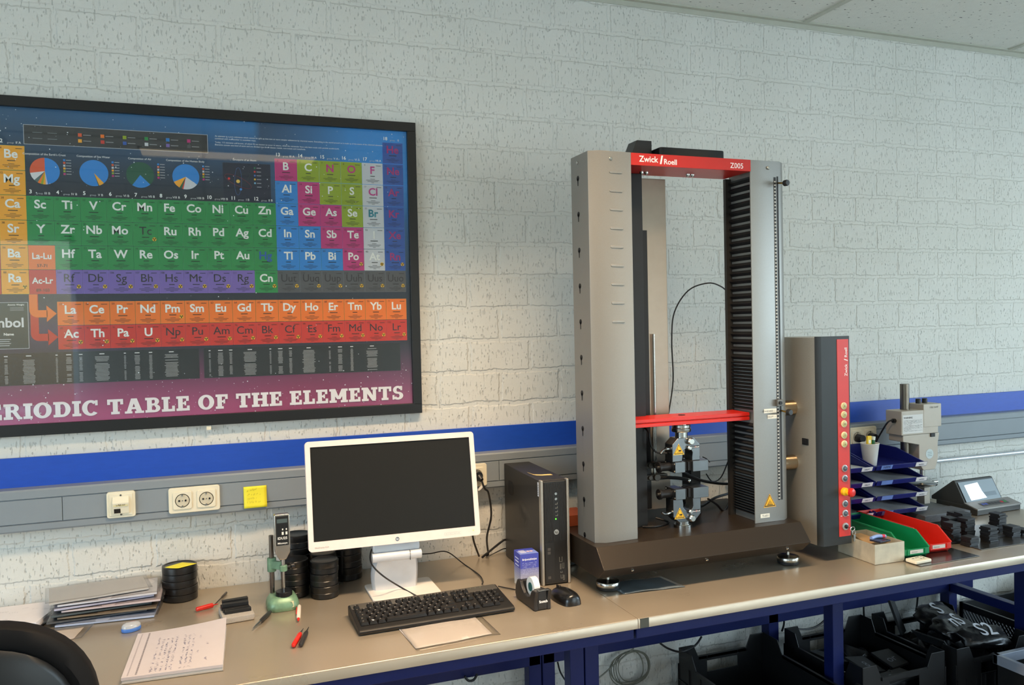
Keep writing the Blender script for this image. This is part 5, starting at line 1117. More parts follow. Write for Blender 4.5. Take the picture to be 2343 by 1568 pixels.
# ================================================================ things on the right bench
navyp = mat('tray_navy', (20, 28, 104), .32, var=.03)
lblm = printed()
ROWN = {0: 'lowest', 1: 'second from bottom', 2: 'middle', 3: 'second from top', 4: 'topmost'}
TPR = None
def tray_parts(t, w_=.255, d_=.288, h_=.055, th=.0022):
    # origin: front left corner of the floor, y to the back
    sidep = [(0, 0), (0, .016), (.020, .020), (.150, h_), (d_, h_+.004), (d_, 0)]
    body = MB().box(.006, w_-.006, 0, d_, 0, th)
    body.prism(sidep, 'x', 0, .006, None).prism(sidep, 'x', w_-.006, w_).box(.006, w_-.006, d_-th, d_, 0, h_+.002)
    body.prism([(-.004, .0), (-.012, .019), (-.010, .020), (.002, .002)], 'x', .0, w_)
    return body.build('tray_body', navyp, t, bevel=.0008)
def tray_col(x, y, z0, pitch, col, labels, desc, rz):
    for i in range(5):
        t = thing('letter_tray', 'navy plastic letter tray, %s of the %s column' % (ROWN[i], desc), 'letter tray', (x, y, z0+i*pitch), rz, 'letter trays in the '+desc+' column', local=True)
        tray_parts(t)
        for (dx, wv, s) in labels:
            if i == 4 and dx < .15: s = 'HAN'
            q = MB().color(*((232, 228, 226) if dx > .15 else (112, 140, 206))); uy_ = Vector((0, -.38, .92)).normalized(); o = Vector((dx, -.0064, .0022))
            quad(q, o, XX, uy_, wv, .0185)
            q.color(60, 70, 110); text(q, s, o+XX*(wv/2)+uy_*.005+Vector((0, -.0006, 0)), XX, uy_, .016 if s == 'HAN' else .009, .01)
            q.build('tray_label', printed(), t, smooth=0)
        if i < 4 or col == 0:
            a = Vector((x, y, z0+i*pitch)); R_ = Matrix.Rotation(rz, 3, 'Z')
            q4 = [a+R_ @ Vector(v) for v in ((.012, .006, 0), (.243, .004, 0), (.243, .272, 0), (.012, .272, 0))]
            sheet('paper_sheet', q4, mat('paper_cool', (214, 212, 210), .7), 'white papers lying in the %s tray of the %s column' % (ROWN[i], desc), 'paper', .0042, .0042, th=.0012, group='papers in the letter trays')
RZT = math.radians(-1)
tray_col(2.441, -.355, .0005, .0600, 1, ((.022, .055, ''), (.196, .056, 'merken')), 'right', RZT)
tray_col(2.176, -.352, .0005, .0600, 0, ((.190, .052, 'DELFT'),), 'left', RZT)
# white cup with two sticks
CUX, CUY, CUZ = 2.506, -.262, .0005+.24+.0026
t = thing('paper_cup', 'white plastic cup holding markers, standing in the topmost right tray', 'cup', (CUX, CUY, CUZ))
MB().lathe([(.0245, 0), (.025, .002), (.0355, .086), (.037, .088), (.0365, .090), (.0348, .089), (.0238, .003)], (CUX, CUY, CUZ), 36).build('cup_body', mat('cup_white', (228, 224, 216), .45), t)
tm = thing('marker', 'yellow marker standing in the white cup', 'marker', (CUX-.008, CUY, CUZ+.004)); X_ = tr((CUX-.008, CUY, CUZ+.004), 0, .03)
MB(X_).box(-.010, .012, -.004, .004, .02, .115).build('marker_body', mat('marker_yellow', (240, 200, 30), .35), tm, bevel=.002)
q = MB(X_).color(240, 240, 230); quad(q, (-.004, -.0044, .085), XX, ZZ, .011, .014); q.build('marker_print', printed(), tm, smooth=0)
tm = thing('marker', 'green marker with clear cap leaning in the white cup', 'marker', (CUX+.006, CUY, CUZ+.004)); X_ = tr((CUX+.006, CUY+.004, CUZ+.004), 0, .16)
MB(X_).cyl((0, 0, .004), (0, 0, .096), .0072, 16).build('marker_body', mat('marker_green', (30, 110, 64), .3), tm, bevel=.001)
MB(X_).cyl((0, 0, .097), (0, 0, .112), .0078, 16).build('marker_cap', mat('cap_white', (220, 228, 220), .2), tm, bevel=.001)
# storage bins
def bin_(name, colr, mname, A, rz, label):
    t = thing('storage_bin', label, 'storage bin', A, rz, local=True); w_, d_, h_ = .108, .345, .082; th = .0025
    m_ = mat(mname, colr, .32, var=.03)
    P_ = [(0.012, 0), (d_-.012, 0), (d_, h_), (.060, h_), (-.004, .034), (-.004, .016), (.010, .014)]
    b = MB()
    for x0, x1 in ((0, th), (w_-th, w_)): b.prism(P_, 'x', x0, x1)
    b.box(0, w_, .012, d_-.012, .004, .004+th).prism([(d_-.014, .004), (d_-.012, .004), (d_, h_), (d_-.003, h_)], 'x', 0, w_)
    b.prism([(-.004, .014), (-.004, .034), (-.001, .034), (.001, .016), (.014, .006), (.012, .002)], 'x', 0, w_)
    b.box(-.003, 0, .058, d_, h_-.006, h_).box(w_, w_+.003, .058, d_, h_-.006, h_).box(.004, w_-.004, .02, d_-.02, 0, .004)
    b.prism([(-.001, .034), (-.005, .036), (.058, h_+.0005), (.062, h_-.003)], 'x', -.003, .0022).prism([(-.001, .034), (-.005, .036), (.058, h_+.0005), (.062, h_-.003)], 'x', w_-.0022, w_+.003)
    b.box(.012, .016, -.0075, -.004, .014, .034).box(.086, .090, -.0075, -.004, .014, .034).box(.012, .090, -.0062, -.004, .014, .0165)
    b.build('bin_body', m_, t, bevel=.0007)
    q = MB().color(206, 200, 190); quad(q, (.024, -.0048, .018), XX, ZZ, .056, .0125); q.color(90, 90, 88); text(q, 'klemmen' if 'green' in label else 'weights', (.030, -.0052, .0215), XX, ZZ, .007, 0, 'L'); q.build('label_card', printed(), t, smooth=0)
    return t
SHZ = .0022
bin_('green', (16, 128, 78), 'bin_green', (2.235, -.690, SHZ), math.radians(-3), 'open green plastic storage bin beside the cream metal box')
bin_('red', (208, 42, 30), 'bin_red', (2.354, -.675, SHZ), math.radians(-3), 'open red plastic storage bin to the right of the green one')
tag(MB(tr((2.36, -.600, 0), math.radians(1))).box(-.135, .142, -.165, .165, .0002, .0020).build('metal_plate', mat('plate_steel', (110, 106, 100), .25, .9)), 'thin metal plate lying under the green and red bins', 'metal plate')
# cream metal box with things in it
A = pt(2001, 1293); B_ = pt(2069, 1284); D = pt(1923, 1264)
t = thing('metal_box', 'open cream metal box with odds and ends at the foot of the control box', 'box', (2.107, -.692, 0), math.radians(-2), local=True)
w_, d_, h_, th = .126, .180, .068, .0015
cm = mat('cream_metal', (196, 188, 168), .4, .3, var=.14, scale=28)
MB().box(0, w_, 0, d_, 0, th).box(0, w_, 0, th, th, h_).box(0, w_, d_-th, d_, th, h_).box(0, th, th, d_-th, th, h_).box(w_-th, w_, th, d_-th, th, h_).build('box_body', cm, t, bevel=.0006)
def inbox(x, y, z): return Vector((2.107, -.692, 0))+Matrix.Rotation(math.radians(-2), 3, 'Z') @ Vector((x, y, z))
o = MB(); o.loft([[inbox(x, y+.0, z) for x, z in ((.02+.03*k, .0025), (.105-.02*k, .0025), (.108-.025*k, .052+.012*k), (.022+.02*k, .050+.014*k))] for k, y in ((0, .05), (.5, .09), (1, .16))])
tag(o.build('brown_packet', mat('kraft', (176, 138, 92), .7, var=.12, scale=20), bevel=.003), 'crumpled brown paper packet filling the cream metal box', 'packet')
tag(MB().tube([inbox(.030, .05, .076), inbox(.060, .055, .079), inbox(.092, .050, .077)], .0062, 12).build('glue_tube', mat('tube_blue', (140, 164, 214), .3)), 'small blue and white tube lying on top of the cream box contents', 'tube')
q = MB().tube([inbox(.078, .0525, .0785), inbox(.088, .051, .0775)], .0066, 12); q.build('red_band', mat('band_red', (206, 60, 80), .3), bpy.data.objects['glue_tube'])
tag(MB(tr(inbox(.06, .04, .066), .25, .05)).box(-.034, .028, -.022, .020, 0, .006).build('black_case', mat('case_blue_black', (40, 40, 56), .3), bevel=.002), 'flat dark case lying at the front inside the cream metal box', 'case')
# small white counter
t = thing('white_counter', 'small white plastic device with dark keys in front of the green bin', 'device', (2.262, -.728, .0022), math.radians(3), local=True)
MB().prism(rrect(.076, .046, .006), 'z', 0, .011).build('device_body', cream, t, bevel=.003)
q = MB().color(60, 58, 56)
for x, y in ((-.022, .004), (-.006, .006), (.002, -.008), (.008, .010), (.016, -.006), (.020, .008)): quad(q, (x, y, .0113), XX, YY, .008, .005)
q.build('dark_keys', printed(), t, smooth=0)
# tester column on a stand (beige head on a steel post)
bei = mat('beige_enamel', (182, 172, 158), .42, .1, var=.03); TX, TYY = 2.818, -.205
t = thing('hardness_tester', 'beige bench testing instrument on a steel post behind the blue letter trays', 'instrument', (TX, TYY, 0))
MB().cyl((2.772, -.185, .03), (2.772, -.185, .556), .0185, 28).build('post', mat('post_steel', (120, 112, 102), .3, .9), t)
h1 = MB().box(2.702, 2.905, -.235, -.150, .345, .447).box(2.822, 2.922, -.236, -.150, .372, .470).build('head_housing', bei, t, bevel=.003)
MB().prism([(2.712, .345), (2.712, .318), (2.80, .300), (2.80, .225), (2.822, .190), (2.888, .190), (2.905, .230), (2.905, .300), (2.915, .345)], 'y', -.232, -.155).build('measuring_unit', bei, t, bevel=.003)
for x in (2.842, 2.878): MB().lathe([(.011, 0), (.011, .018), (.009, .020)], (x, -.19, .470), 18).build('knob', dk, t)
q = MB().color(214, 212, 208); y = -.2356; quad(q, (2.708, y, .352), XX, ZZ, .110, .078); q.color(60, 60, 60)
text(q, 'WARNING', (2.713, y-.0004, .415), XX, ZZ, .010, .02, 'L')
for k in range(9): squiggle(q, (2.713, y-.0004, .405-k*.0055), XX, ZZ, 1, .042 if k % 4 == 3 else .10, .003, .0007)
q.color(80, 78, 74); text(q, 'OLA TAMPO'[:0]+'CHK TAMPO'[:0]+'1705 TAMP', (2.88, y-.0012, .452), XX, ZZ, .010, 0); q.build('warning_label', printed(), h1, smooth=0)
q = MB(); q.color(196, 206, 206); q.add([(2.857+.021*math.cos(a), -.2328, .258+.021*math.sin(a)) for a in [2*PI*i/24 for i in range(24)]], [list(range(24))]); q.color(90, 120, 120)
for k in range(3): quad(q, (2.845, -.2332, .250+k*.007), XX, ZZ, .024, .0015)
q.build('round_label', printed(), t, smooth=0)
MB().box(2.862, 2.884, -.237, -.150, .330, .345).build('dark_vent', blk, t)
MB().cyl((2.905, -.20, .335), (2.930, -.21, .335), .007, 12).cyl((2.905, -.20, .352), (2.922, -.21, .352), .005, 12).build('adjuster', chrome, t)
MB().cyl((2.855, -.195, .145), (2.855, -.195, .19), .011, 18).build('test_head', chrome, t)
MB().box(2.85, 2.882, -.21, -.17, .04, .11).build('lower_bracket', bei, t, bevel=.002)
MB().lathe([(.045, .118), (.058, .122), (.060, .128), (.050, .132)], (2.86, -.19, 0), 30).cyl((2.92, -.19, .126), (2.945, -.19, .126), .006, 12).build('test_table', chrome, t)
MB().box(2.712, 2.95, -.30, -.10, .0005, .03).build('instrument_base', mat('base_grey', (96, 96, 94), .45, .3), t, bevel=.003)
MB().tube([(2.702, -.20, .405), (2.685, -.20, .408), (2.672, -.19, .398), (2.667, -.165, .36), (2.675, -.12, .30), (2.704, -.055, .20), (2.708, -.045, .10), (2.71, -.045, .006)], .0035).cyl((2.712, -.2, .405), (2.69, -.2, .405), .009, 12).build('supply_cable', cabm, t)
# scale platform and indicator
t = thing('bench_scale', 'dark grey square weighing platform in front of the beige instrument', 'scale', (2.77, -.33, 0), 0)
MB(tr((2.775, -.385+.065, 0), math.radians(-1))).box(-.12, .12, -.075, .020-.0, .018, .048).build('platform', mat('scale_grey', (92, 94, 98), .5, .2, var=.2, scale=180), t, bevel=.002)
for x in (2.67, 2.875):
    for y in (-.375, -.312): MB().lathe([(.010, 0), (.012, .003), (.012, .007), (.004, .009), (.004, .020)], (x, y, 0), 18).build('scale_foot', chrome, t)
A = pt(2218, 1178); t = thing('weighing_indicator', 'grey weighing indicator with a lit display and sloping screen at the bench end', 'indicator', (3.005, -.335, 0), math.radians(2), local=True)
iw_, id_ = .265, .20
MB().prism([(.0, .0), (.0, .022), (.068, .040), (.072, .034), (id_, .034), (id_, 0)], 'x', 0, iw_).build('lower_case', mat('indicator_dark', (58, 58, 56), .5), t, bevel=.003)
MB().prism([(-.003, .022), (-.003, .028), (.060, .044), (.060, .040)], 'x', -.001, iw_+.001).build('keypad_plate', mat('indicator_grey', (146, 144, 140), .4, .2), t, bevel=.001)
MB().prism([(.058, .030), (.112, .128), (.122, .128), (id_+.03, .044), (id_+.03, .030)], 'x', .006, iw_-.028).build('screen_housing', mat('indicator_dark', (58, 58, 56), .5), t, bevel=.003)
sy = Vector((0, .054, .098)).normalized(); o3 = Vector((.016, .0585, .0345))+Vector((0, -.0016, .0008))
q = MB().color(140, 152, 160); quad(q, o3, XX, sy, iw_-.054, .098); q.color(112, 124, 132); quad(q, o3+Vector((0, -.0004, .0002))+XX*.10+sy*.025, XX, sy, .095, .018); q.build('screen_bezel', printed(), t, smooth=0)
q = MB(); o4 = o3+Vector((0, -.0008, .0005)); q.add([o4+XX*.030+sy*.014, o4+XX*.128+sy*.018, o4+XX*.116+sy*.048, o4+XX*.112+sy*.088, o4+XX*.028+sy*.082], [(0, 1, 2, 3, 4)]); q.build('lit_display', mat('display_glow', (232, 244, 255), .4, emit=1.1), t, smooth=0)
ku = Vector((0, .063, .018)).normalized(); q = MB().color(92, 92, 92); o5 = Vector((.055, .012, .0315))+Vector((0, -.0004, .0012)); quad(q, o5, XX, ku, .160, .030)
for k in range(8):
    q.color(*((60, 80, 170) if k < 2 else (196, 40, 50) if k == 6 else (40, 150, 70) if k == 7 else (60, 60, 62))); quad(q, o5+Vector((.006+k*.019, -.0002, .0008))+ku*.008, XX, ku, .013, .013)
q.build('keypad', printed(), t, smooth=0)
q = MB().color(200, 186, 150); quad(q, (-.0012, .05, .006), YY, ZZ, .030, .012); q.build('type_label', printed(), t, smooth=0)
# rubber pads in stacks
tag(MB(tr((2.735, -.565, 0), math.radians(-1))).box(-.155, .17, -.145, .12, .0002, .0018).build('metal_plate', mat('plate_steel', (110, 106, 100), .25, .9)), 'thin metal plate under the stacks of black rubber pads', 'metal plate')
padm = mat('pad_black', (25, 27, 31), .5, var=.12, scale=50); pp = None; random.seed(21); PZ = .0020
SP = [(2.592, -.648, 5, 'the small stack at the front left'), (2.572, -.590, 11, 'the tall front left stack'), (2.630, -.528, 11, 'the stack behind the tall left one'), (2.715, -.480, 11, 'the rear stack'), (2.655, -.580, 12, 'the tall stack in the middle'), (2.708, -.632, 8, 'the stack at the plate edge'), (2.690, -.535, 13, 'the tallest stack in the middle'), (2.868, -.540, 10, 'the leaning stack at the right'), (2.838, -.622, 6, 'the low stack at the right'), (2.790, -.600, 1, 'between the middle and right stacks'), (2.905, -.615, 3, 'the stack at the picture edge')]
for x, y, n_, ds in SP:
    for i in range(n_):
        if pp is None: pp = MB().box(-.021, .021, -.021, .021, 0, .0065).build('rubber_pad', padm, bevel=.0005, seg=1); o = pp
        else: o = pp.copy(); COL.objects.link(o)
        j = .0022 if 'leaning' not in ds else .005
        o.location = (x+random.uniform(-j, j), y+random.uniform(-j, j), TZ+PZ+i*.0067); o.rotation_euler = (0, 0, random.uniform(-.12, .12))
        w_ = 'single black rubber pad lying '+ds if n_ == 1 else 'black rubber pad %d from the bottom of %s' % (i+1, ds)
        tag(o, w_, 'rubber pad', 'black rubber pads on the plate')
# ================================================================ under the benches
crm = mat('crate_black', (20, 21, 23), .42, var=.15, scale=20)
def crate(t, w_, d_, h_, hump=.05, mesh=False, wall=.004):
    # walls with a raised corner post and hand hole; w along x, d along y
    def side(L_, put):
        top = h_-hump; c_ = .10
        P_ = [(0, 0), (L_, 0), (L_, h_), (L_-c_*.7, h_), (L_-c_, top), (c_, top), (c_*.7, h_), (0, h_)]
        return P_
    b = MB(); lat = MB()
    for y0, y1 in ((0, wall), (d_-wall, d_)):
        top = h_-hump; m0, m1 = w_*.32, w_*.68; c_ = w_*.22
        b.prism([(0, 0), (m0, 0), (m0, top), (c_, top), (c_*.75, h_), (0, h_)], 'y', y0, y1)
        b.prism([(m1, 0), (w_, 0), (w_, h_), (w_-c_*.75, h_), (w_-c_, top), (m1, top)], 'y', y0, y1)
        b.box(m0, m1, y0, y1, top-.022, top); b.box(m0, m1, y0, y1, 0, top-.065)
    for x0, x1 in ((0, wall), (w_-wall, w_)):
        top = h_-hump; c_ = d_*.2
        b.prism([(0, 0), (d_, 0), (d_, h_), (d_-c_*.75, h_), (d_-c_, top), (c_, top), (c_*.75, h_), (0, h_)], 'x', x0, x1)
    b.box(0, w_, 0, d_, 0, wall)
    bd = b.build('crate_body', crm, t, bevel=.0015)
    rm = MB(); top = h_-hump
    rm.box(-.006, w_*.0+.004, d_*.2, d_*.8, top-.012, top+.001).box(w_-.004, w_+.006, d_*.2, d_*.8, top-.012, top+.001)
    rm.box(w_*.22, w_*.78, -.006, .004, top-.012, top+.001).box(w_*.22, w_*.78, d_-.004, d_+.006, top-.012, top+.001)
    n_ = 8
    for k in range(n_+1):
        y = d_*k/n_; rm.box(-.005, 0, max(0, y-.003), min(d_, y+.003), 0, top-.012); rm.box(w_, w_+.005, max(0, y-.003), min(d_, y+.003), 0, top-.012)
    for k in range(n_+1):
        x = w_*k/n_; rm.box(max(0, x-.003), min(w_, x+.003), -.005, 0, 0, top-.07)
    for z in (.3, .55, .8): rm.box(-.004, 0, 0, d_, (top)*z-.003, top*z+.003).box(0, w_, -.004, 0, (top-.07)*z-.003, (top-.07)*z+.003)
    rm.build('crate_ribs', crm, t)
def crate_at(x, y, rz, w_, d_, h_, label, hump=.05, z=FZ):
    t = thing('plastic_crate', label, 'crate', (x, y, z), rz, 'black crates under the right bench', local=True); crate(t, w_, d_, h_, hump); return t
C1 = crate_at(1.700, -.700, 0, .40, .605, .425, 'empty black plastic crate, leftmost under the right bench')
C2 = crate_at(2.205, -.525, 0, .40, .43, .425, 'black plastic crate of rubber samples, right of the blue bench legs')
C3 = crate_at(2.665, -.525, 0, .40, .43, .420, 'black plastic crate heaped with marked black bags')
t = thing('mesh_crate', 'black crate with perforated mesh walls below the bench end', 'crate', (3.215, -.62, FZ), 0, 'black crates under the right bench', local=True)
mw, md, mh = .40, .56, .385
b = MB().box(0, mw, 0, md, 0, .004)
for x in (0, mw-.012): b.box(x, x+.012, 0, md, mh-.03, mh).box(x, x+.012, 0, .02, 0, mh).box(x, x+.012, md-.02, md, 0, mh)
b.box(0, mw, md-.012, md, 0, mh); b.box(0, mw, 0, .012, 0, mh)
b.build('crate_frame', crm, t, bevel=.001)
g = MB()
for k in range(-22, 36):
    y0 = .018*k
    for s_ in (1, -1):
        P0 = (y0, .03); P1 = (y0+s_*(mh-.06)*.75, mh-.03)
        lo_, hi_ = min(P0[0], P1[0]), max(P0[0], P1[0]); ya, yb = max(lo_, .02), min(hi_, md-.02)
        if yb-ya < .01: continue
        at_ = lambda yy: P0[1]+(P1[1]-P0[1])*(yy-P0[0])/(P1[0]-P0[0])
        g.tube([(.006, ya, at_(ya)), (.006, yb, at_(yb))], .0022, 4, 1)
g.build('mesh_wall', crm, t, smooth=0)
t = thing('plastic_crate', 'black plastic crate standing by the wall beyond the bench end', 'crate', (3.66, -.50, FZ), 0, 'black crates under the right bench', local=True); crate(t, .40, .42, .47, .03)
t = thing('lined_box', 'black box with pale grey rim nearest the camera under the right bench', 'box', (2.78, -.95, FZ), 0, local=True)
w_, d_, h_ = .42, .35, .41
MB().box(0, w_, 0, d_, 0, .005).box(0, .006, 0, d_, 0, h_).box(w_-.006, w_, 0, d_, 0, h_).box(0, w_, 0, .006, 0, h_).box(0, w_, d_-.006, d_, 0, h_).build('box_body', crm, t, bevel=.001)
MB().box(-.008, .012, -.008, d_+.008, h_-.035, h_+.002).box(w_-.012, w_+.008, -.008, d_+.008, h_-.035, h_+.002).box(-.008, w_+.008, -.008, .012, h_-.035, h_+.002).box(-.008, w_+.008, d_-.012, d_+.008, h_-.035, h_+.002).build('box_rim', mat('rim_grey', (128, 136, 150), .25), t, bevel=.002)
bagm = mat('bag_black', (15, 16, 19), .34, var=.3, scale=14, bump=.9, bscale=40); rbm = mat('sheet_rubber', (36, 38, 40), .5, var=.15, scale=20)
def lump(c, s_, rz, label, marks=None, seed=1, group=None, tilt=0., tx=0., name='marked_bag'):
    random.seed(seed); n_, k_ = 20, 12; X_ = tr(c, rz, tilt, tx); g = MB(X_); ph = [random.uniform(0, 6) for _ in range(6)]
    def rr(a, b): return 1+.10*math.sin(3*a+ph[0]+2*b)+.07*math.sin(5*a-3*b+ph[1])+.05*math.sin(9*a+4*b+ph[2])
    rings = []
    for j in range(1, k_):
        b = -PI/2+PI*j/k_; rings.append([Vector((s_[0]*abs(math.cos(b))**.5*math.copysign(abs(math.cos(a))**.7, math.cos(a))*rr(a, b), s_[1]*abs(math.cos(b))**.5*math.copysign(abs(math.sin(a))**.7, math.sin(a))*rr(a, b), s_[2]*(1+math.sin(b))*rr(b*2, a)**.5)) for a in [2*PI*i/n_ for i in range(n_)]])
    g.loft(rings); o = g.build(name, bagm, smooth=60); tag(o, label, 'bag', group)
    if marks:
        zt_ = max((X_.inverted() @ v).z for v in g.V)
        q = MB(X_).color(200, 202, 208); text(q, marks, (0, -.022, zt_+.0008), XX, YY, .095, .008); q.build('chalk_marks', printed(), o, smooth=0)
    return o
def piece(c, P_, th, rz, tilt, tx, label, group=None, marks=None, name='rubber_piece'):
    o = MB(tr(c, rz, tilt, tx)).prism(P_, 'z', 0, th).build(name, rbm, bevel=.0012); tag(o, label, 'rubber piece', group)
    if marks: q = MB(tr(c, rz, tilt, tx)).color(120, 126, 136); text(q, marks, (0, -.02, th+.001), XX, YY, .05, -.004); q.build('chalk_marks', printed(), o, smooth=0)
    return o
F = lambda h: FZ+h
G2 = 'bags in the crate beside the bench legs'
for i, (x, y, h_, r_, lab) in enumerate(((2.29, -.20, .15, .07, 'dull black bag in the rear left corner of the sample crate'), (2.47, -.20, .16, .075, 'black bag against the rear wall of the sample crate'),
    (2.30, -.40, .15, .07, 'black bag along the left wall of the sample crate'), (2.48, -.40, .155, .085, 'broad black bag at the front right of the sample crate'))):
    lump((x, y, F(.006)), (r_, r_, h_), 0, lab, None, 3+i, G2, name='sample_bag')
piece((2.315, -.22, F(.325)), [(-.06, -.05), (.045, -.07), (.075, .02), (.02, .06), (-.05, .05)], .014, .4, .25, .1, 'angular dark rubber slab lying on top in the sample crate')
piece((2.40, -.33, F(.325)), [(-.05, -.05), (.05, -.06), (.06, .05), (-.05, .06)], .010, .2, .15, .2, 'dark rubber slab chalked 8 in the middle of the sample crate', marks='8')
piece((2.52, -.34, F(.332)), [(-.045, -.05), (.045, -.05), (.05, .05), (-.04, .06)], .010, .1, -.05, .2, 'dark rubber slab chalked or at the right of the sample crate', marks='or')
piece((2.42, -.45, F(.318)), [(-.10, -.03), (.12, -.04), (.10, .03), (-.09, .04)], .010, .25, .05, .15, 'long dark rubber slab chalked 5 at the front of the sample crate', marks='5')
G3 = 'bags heaped in the marked crate'
for i, (x, y, h0, sx, sy, sz, m_, lab, ti) in enumerate((
    (2.772, -.42, .006, .078, .078, .175, None, 'black bag at the front left of the heap in the marked crate', 0), (2.95, -.42, .006, .078, .078, .175, None, 'black bag at the front right of the heap in the marked crate', 0),
    (2.772, -.235, .006, .078, .078, .175, None, 'black bag at the rear left of the heap, against the crate wall', 0), (2.95, -.235, .006, .078, .078, .175, None, 'black bag at the rear right of the heap, against the crate wall', 0),
    (2.90, -.20, .385, .11, .065, .030, 'S', 'black bag chalked S lying on top at the rear of the heap', .05), (2.86, -.325, .385, .13, .06, .028, 'nS', 'wide black bag chalked nS across the top of the heap', .1),
    (2.90, -.435, .380, .12, .055, .028, 'S2', 'black bag chalked S2 on top at the front of the heap', .08))):
    lump((x, y, F(h0)), (sx, sy, sz), .15*(i % 3), lab, m_, 20+i, G3, ti, .42 if m_ else 0)
piece((2.72, -.17, F(.43)), [(-.025, -.08), (.025, -.08), (.022, .05), (-.02, .07)], .012, .5, -.1, 1.25, 'curved black rubber strip sticking up from the heap of bags', name='rubber_strip')
piece((2.70, -.36, F(.40)), [(-.02, -.07), (.03, -.08), (.04, .05), (-.01, .07)], .006, .3, .9, .1, 'dark rubber flap hanging at the left of the bag heap', name='rubber_flap')
piece((2.90, -.74, F(.352)), [(-.06, -.06), (.06, -.07), (.07, .05), (-.05, .06)], .05, .2, .1, .1, 'thick grey-black rubber block in the box with the pale rim', name='rubber_block')
piece((3.04, -.72, F(.352)), [(-.045, -.05), (.045, -.06), (.045, .05), (-.045, .06)], .04, .5, .05, .1, 'small rubber block beside the thick one in the pale-rimmed box', name='rubber_block')
MB().box(2.79, 3.19, -.94, -.61, F(.34), F(.35)).build('box_liner', crm, bpy.data.objects['lined_box']) if False else None
lump((2.98, -.78, F(.006)), (.17, .15, .17), 0, 'flat black bag filling the pale-rimmed box below the rubber blocks', None, 44, None, name='filler_bag')
# coiled grey cable on the wall, loose cables under the bench
cc = py(1442, 1528, -.035); cgm = mat('cable_grey', (112, 112, 100), .5)
t = thing('coiled_cable', 'grey cable coiled in loops and hanging against the wall under the bench', 'cable', (cc.x, -.035, cc.z-.1))
for k, (rx, rz_, dx, dz, dy) in enumerate(((.082, .066, 0, 0, 0), (.076, .070, .006, -.004, .004), (.086, .060, -.004, .004, -.004), (.060, .068, .002, -.006, .008), (.088, .068, .003, -.010, .010), (.070, .060, .014, .004, -.006))):
    MB().tube([(cc.x+dx+rx*math.cos(a), -.035+dy+.004*math.sin(3*a), cc.z+dz+rz_*math.sin(a)) for a in [2*PI*i/16 for i in range(16)]], .0022, 6, 4, True).build('cable_loop', cgm, t)
MB().tube([py(1330, 1575, -.06), py(1372, 1550, -.05), py(1400, 1526, -.045), py(1450, 1484, -.04)], .003).build('cable_tail', cgm, t)
loose('loose_cable', [py(1276, 1516, -.06), py(1283, 1540, -.05), py(1300, 1566, -.05), py(1320, 1590, -.05)], .0032, 'black cable seen between the bench legs near the coil')
loose('loose_cable', [py(1510, 1472, -.10), py(1530, 1485, -.12), py(1560, 1492, -.16), py(1590, 1478, -.12), py(1605, 1458, -.08)], .004, 'black cable hanging above the empty crate')
loose('loose_cable', [py(1790, 1400, -.06), py(1794, 1425, -.055), py(1789, 1445, -.05)], .004, 'black cable dropping behind the rear bench leg')
loose('loose_cable', [py(1825, 1440, -.06), py(1855, 1439, -.06), py(1880, 1426, -.06), py(1905, 1398, -.06)], .004, 'black cable sagging behind the middle front leg')
loose('loose_cable', [py(1976, 1385, -.03), py(1977, 1410, -.03), py(1983, 1432, -.03)], .004, 'black cable dropping to the marked bags by the wall')
loose('loose_cable', [py(2100, 1360, -.03), py(2098, 1385, -.03), py(2095, 1400, -.03)], .004, 'black cable dropping by the wall near the bench end')
loose('loose_cable', [py(1063, 1548, -.10), py(1072, 1558, -.10), py(1084, 1556, -.10), py(1092, 1543, -.10)], .0045, 'black cable loop below the front rail of the left bench')
loose('thin_wire', [(1.40, -.70, -.036), (1.44, -.69, -.055), (1.50, -.70, -.052), (1.56, -.70, -.036)], .0028, 'thin yellowish wire sagging under the front rail of the right bench', mat('wire_tan', (120, 96, 50), .5))
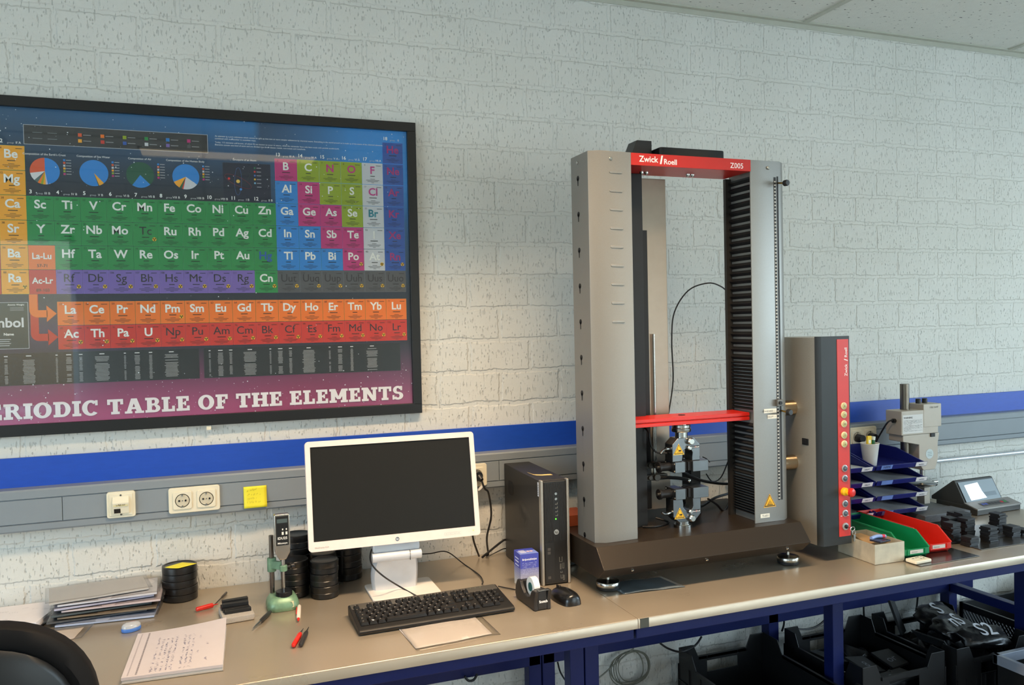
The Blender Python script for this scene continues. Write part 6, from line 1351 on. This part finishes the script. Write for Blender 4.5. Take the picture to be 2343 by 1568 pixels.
# ================================================================ office chair (back towards the camera)
t = thing('office_chair', 'black office chair with a rounded backrest at the front left of the bench', 'chair', (-.515, -.62, FZ), PI+math.radians(6), local=True)
sh = rrect(.50, .54, .215, 12)
def shell(k, y, dz=0.): return [Vector((p[0]*k, y-.10*((p[0]*k/.25)**2)*.5, .862+dz+p[1]*k)) for p in sh]
MB().loft([shell(.92, .335), shell(1.0, .35), shell(1.0, .385), shell(.985, .395), shell(.90, .400), shell(.86, .392)]).build('backrest_rim', mat('chair_black', (11, 10, 11), .7, spec=.25), t, smooth=50)
MB().loft([shell(.84, .385), shell(.84, .396), shell(.80, .404), shell(.5, .408)]).build('backrest_panel', mat('chair_panel', (16, 19, 22), .4), t, smooth=50)
MB().loft([[Vector((sx*.035, y+dy, z)) for sx, dy in ((-1, 0), (1, 0), (1, .02), (-1, .02))] for y, z in ((.05, .40), (.30, .40), (.37, .46), (.385, .66))]).build('backrest_bar', dk, t)
MB().prism(rrect(.48, .44, .09, 6, cy=.06), 'z', .425, .49).build('seat', mat('chair_fabric', (22, 22, 24), .9, bump=.4), t, bevel=.02)
MB().cyl((0, .06, .10), (0, .06, .43), .025, 20).build('gas_column', dks, t)
for k in range(5):
    a = 2*PI*k/5+.3; MB().tube([(0, .06, .11), (.15*math.cos(a), .06+.15*math.sin(a), .095), (.28*math.cos(a), .06+.28*math.sin(a), .065)], .017, 8, 3).build('base_arm', dk, t)
    MB().cyl((.28*math.cos(a)-.02*math.sin(a), .06+.28*math.sin(a)+.02*math.cos(a), .027), (.28*math.cos(a)+.02*math.sin(a), .06+.28*math.sin(a)-.02*math.cos(a), .027), .0265, 18).build('castor', dk, t)
# ceiling lamps (the light itself is set at the top)
for lx, ly, lp in LAMPS:
    t = thing('ceiling_lamp', 'recessed louvre ceiling lamp', 'ceiling lamp', (lx, ly, CH-.002), 0, 'recessed ceiling lamps')
    MB().box(lx-.60, lx+.60, ly-.15, ly-.135, CH-.012, CH+.002).box(lx-.60, lx+.60, ly+.135, ly+.15, CH-.012, CH+.002).box(lx-.60, lx-.585, ly-.15, ly+.15, CH-.012, CH+.002).box(lx+.585, lx+.60, ly-.15, ly+.15, CH-.012, CH+.002).build('lamp_frame', mat('lamp_white', (230, 230, 226), .4), t)
    MB().box(lx-.585, lx+.585, ly-.135, ly+.135, CH-.002, CH+.001).build('diffuser', mat('diffuser_glow', (255, 226, 180), .5, emit=2.0), t)
for o in bpy.data.objects:
    if '_o' in o.keys(): del o['_o']
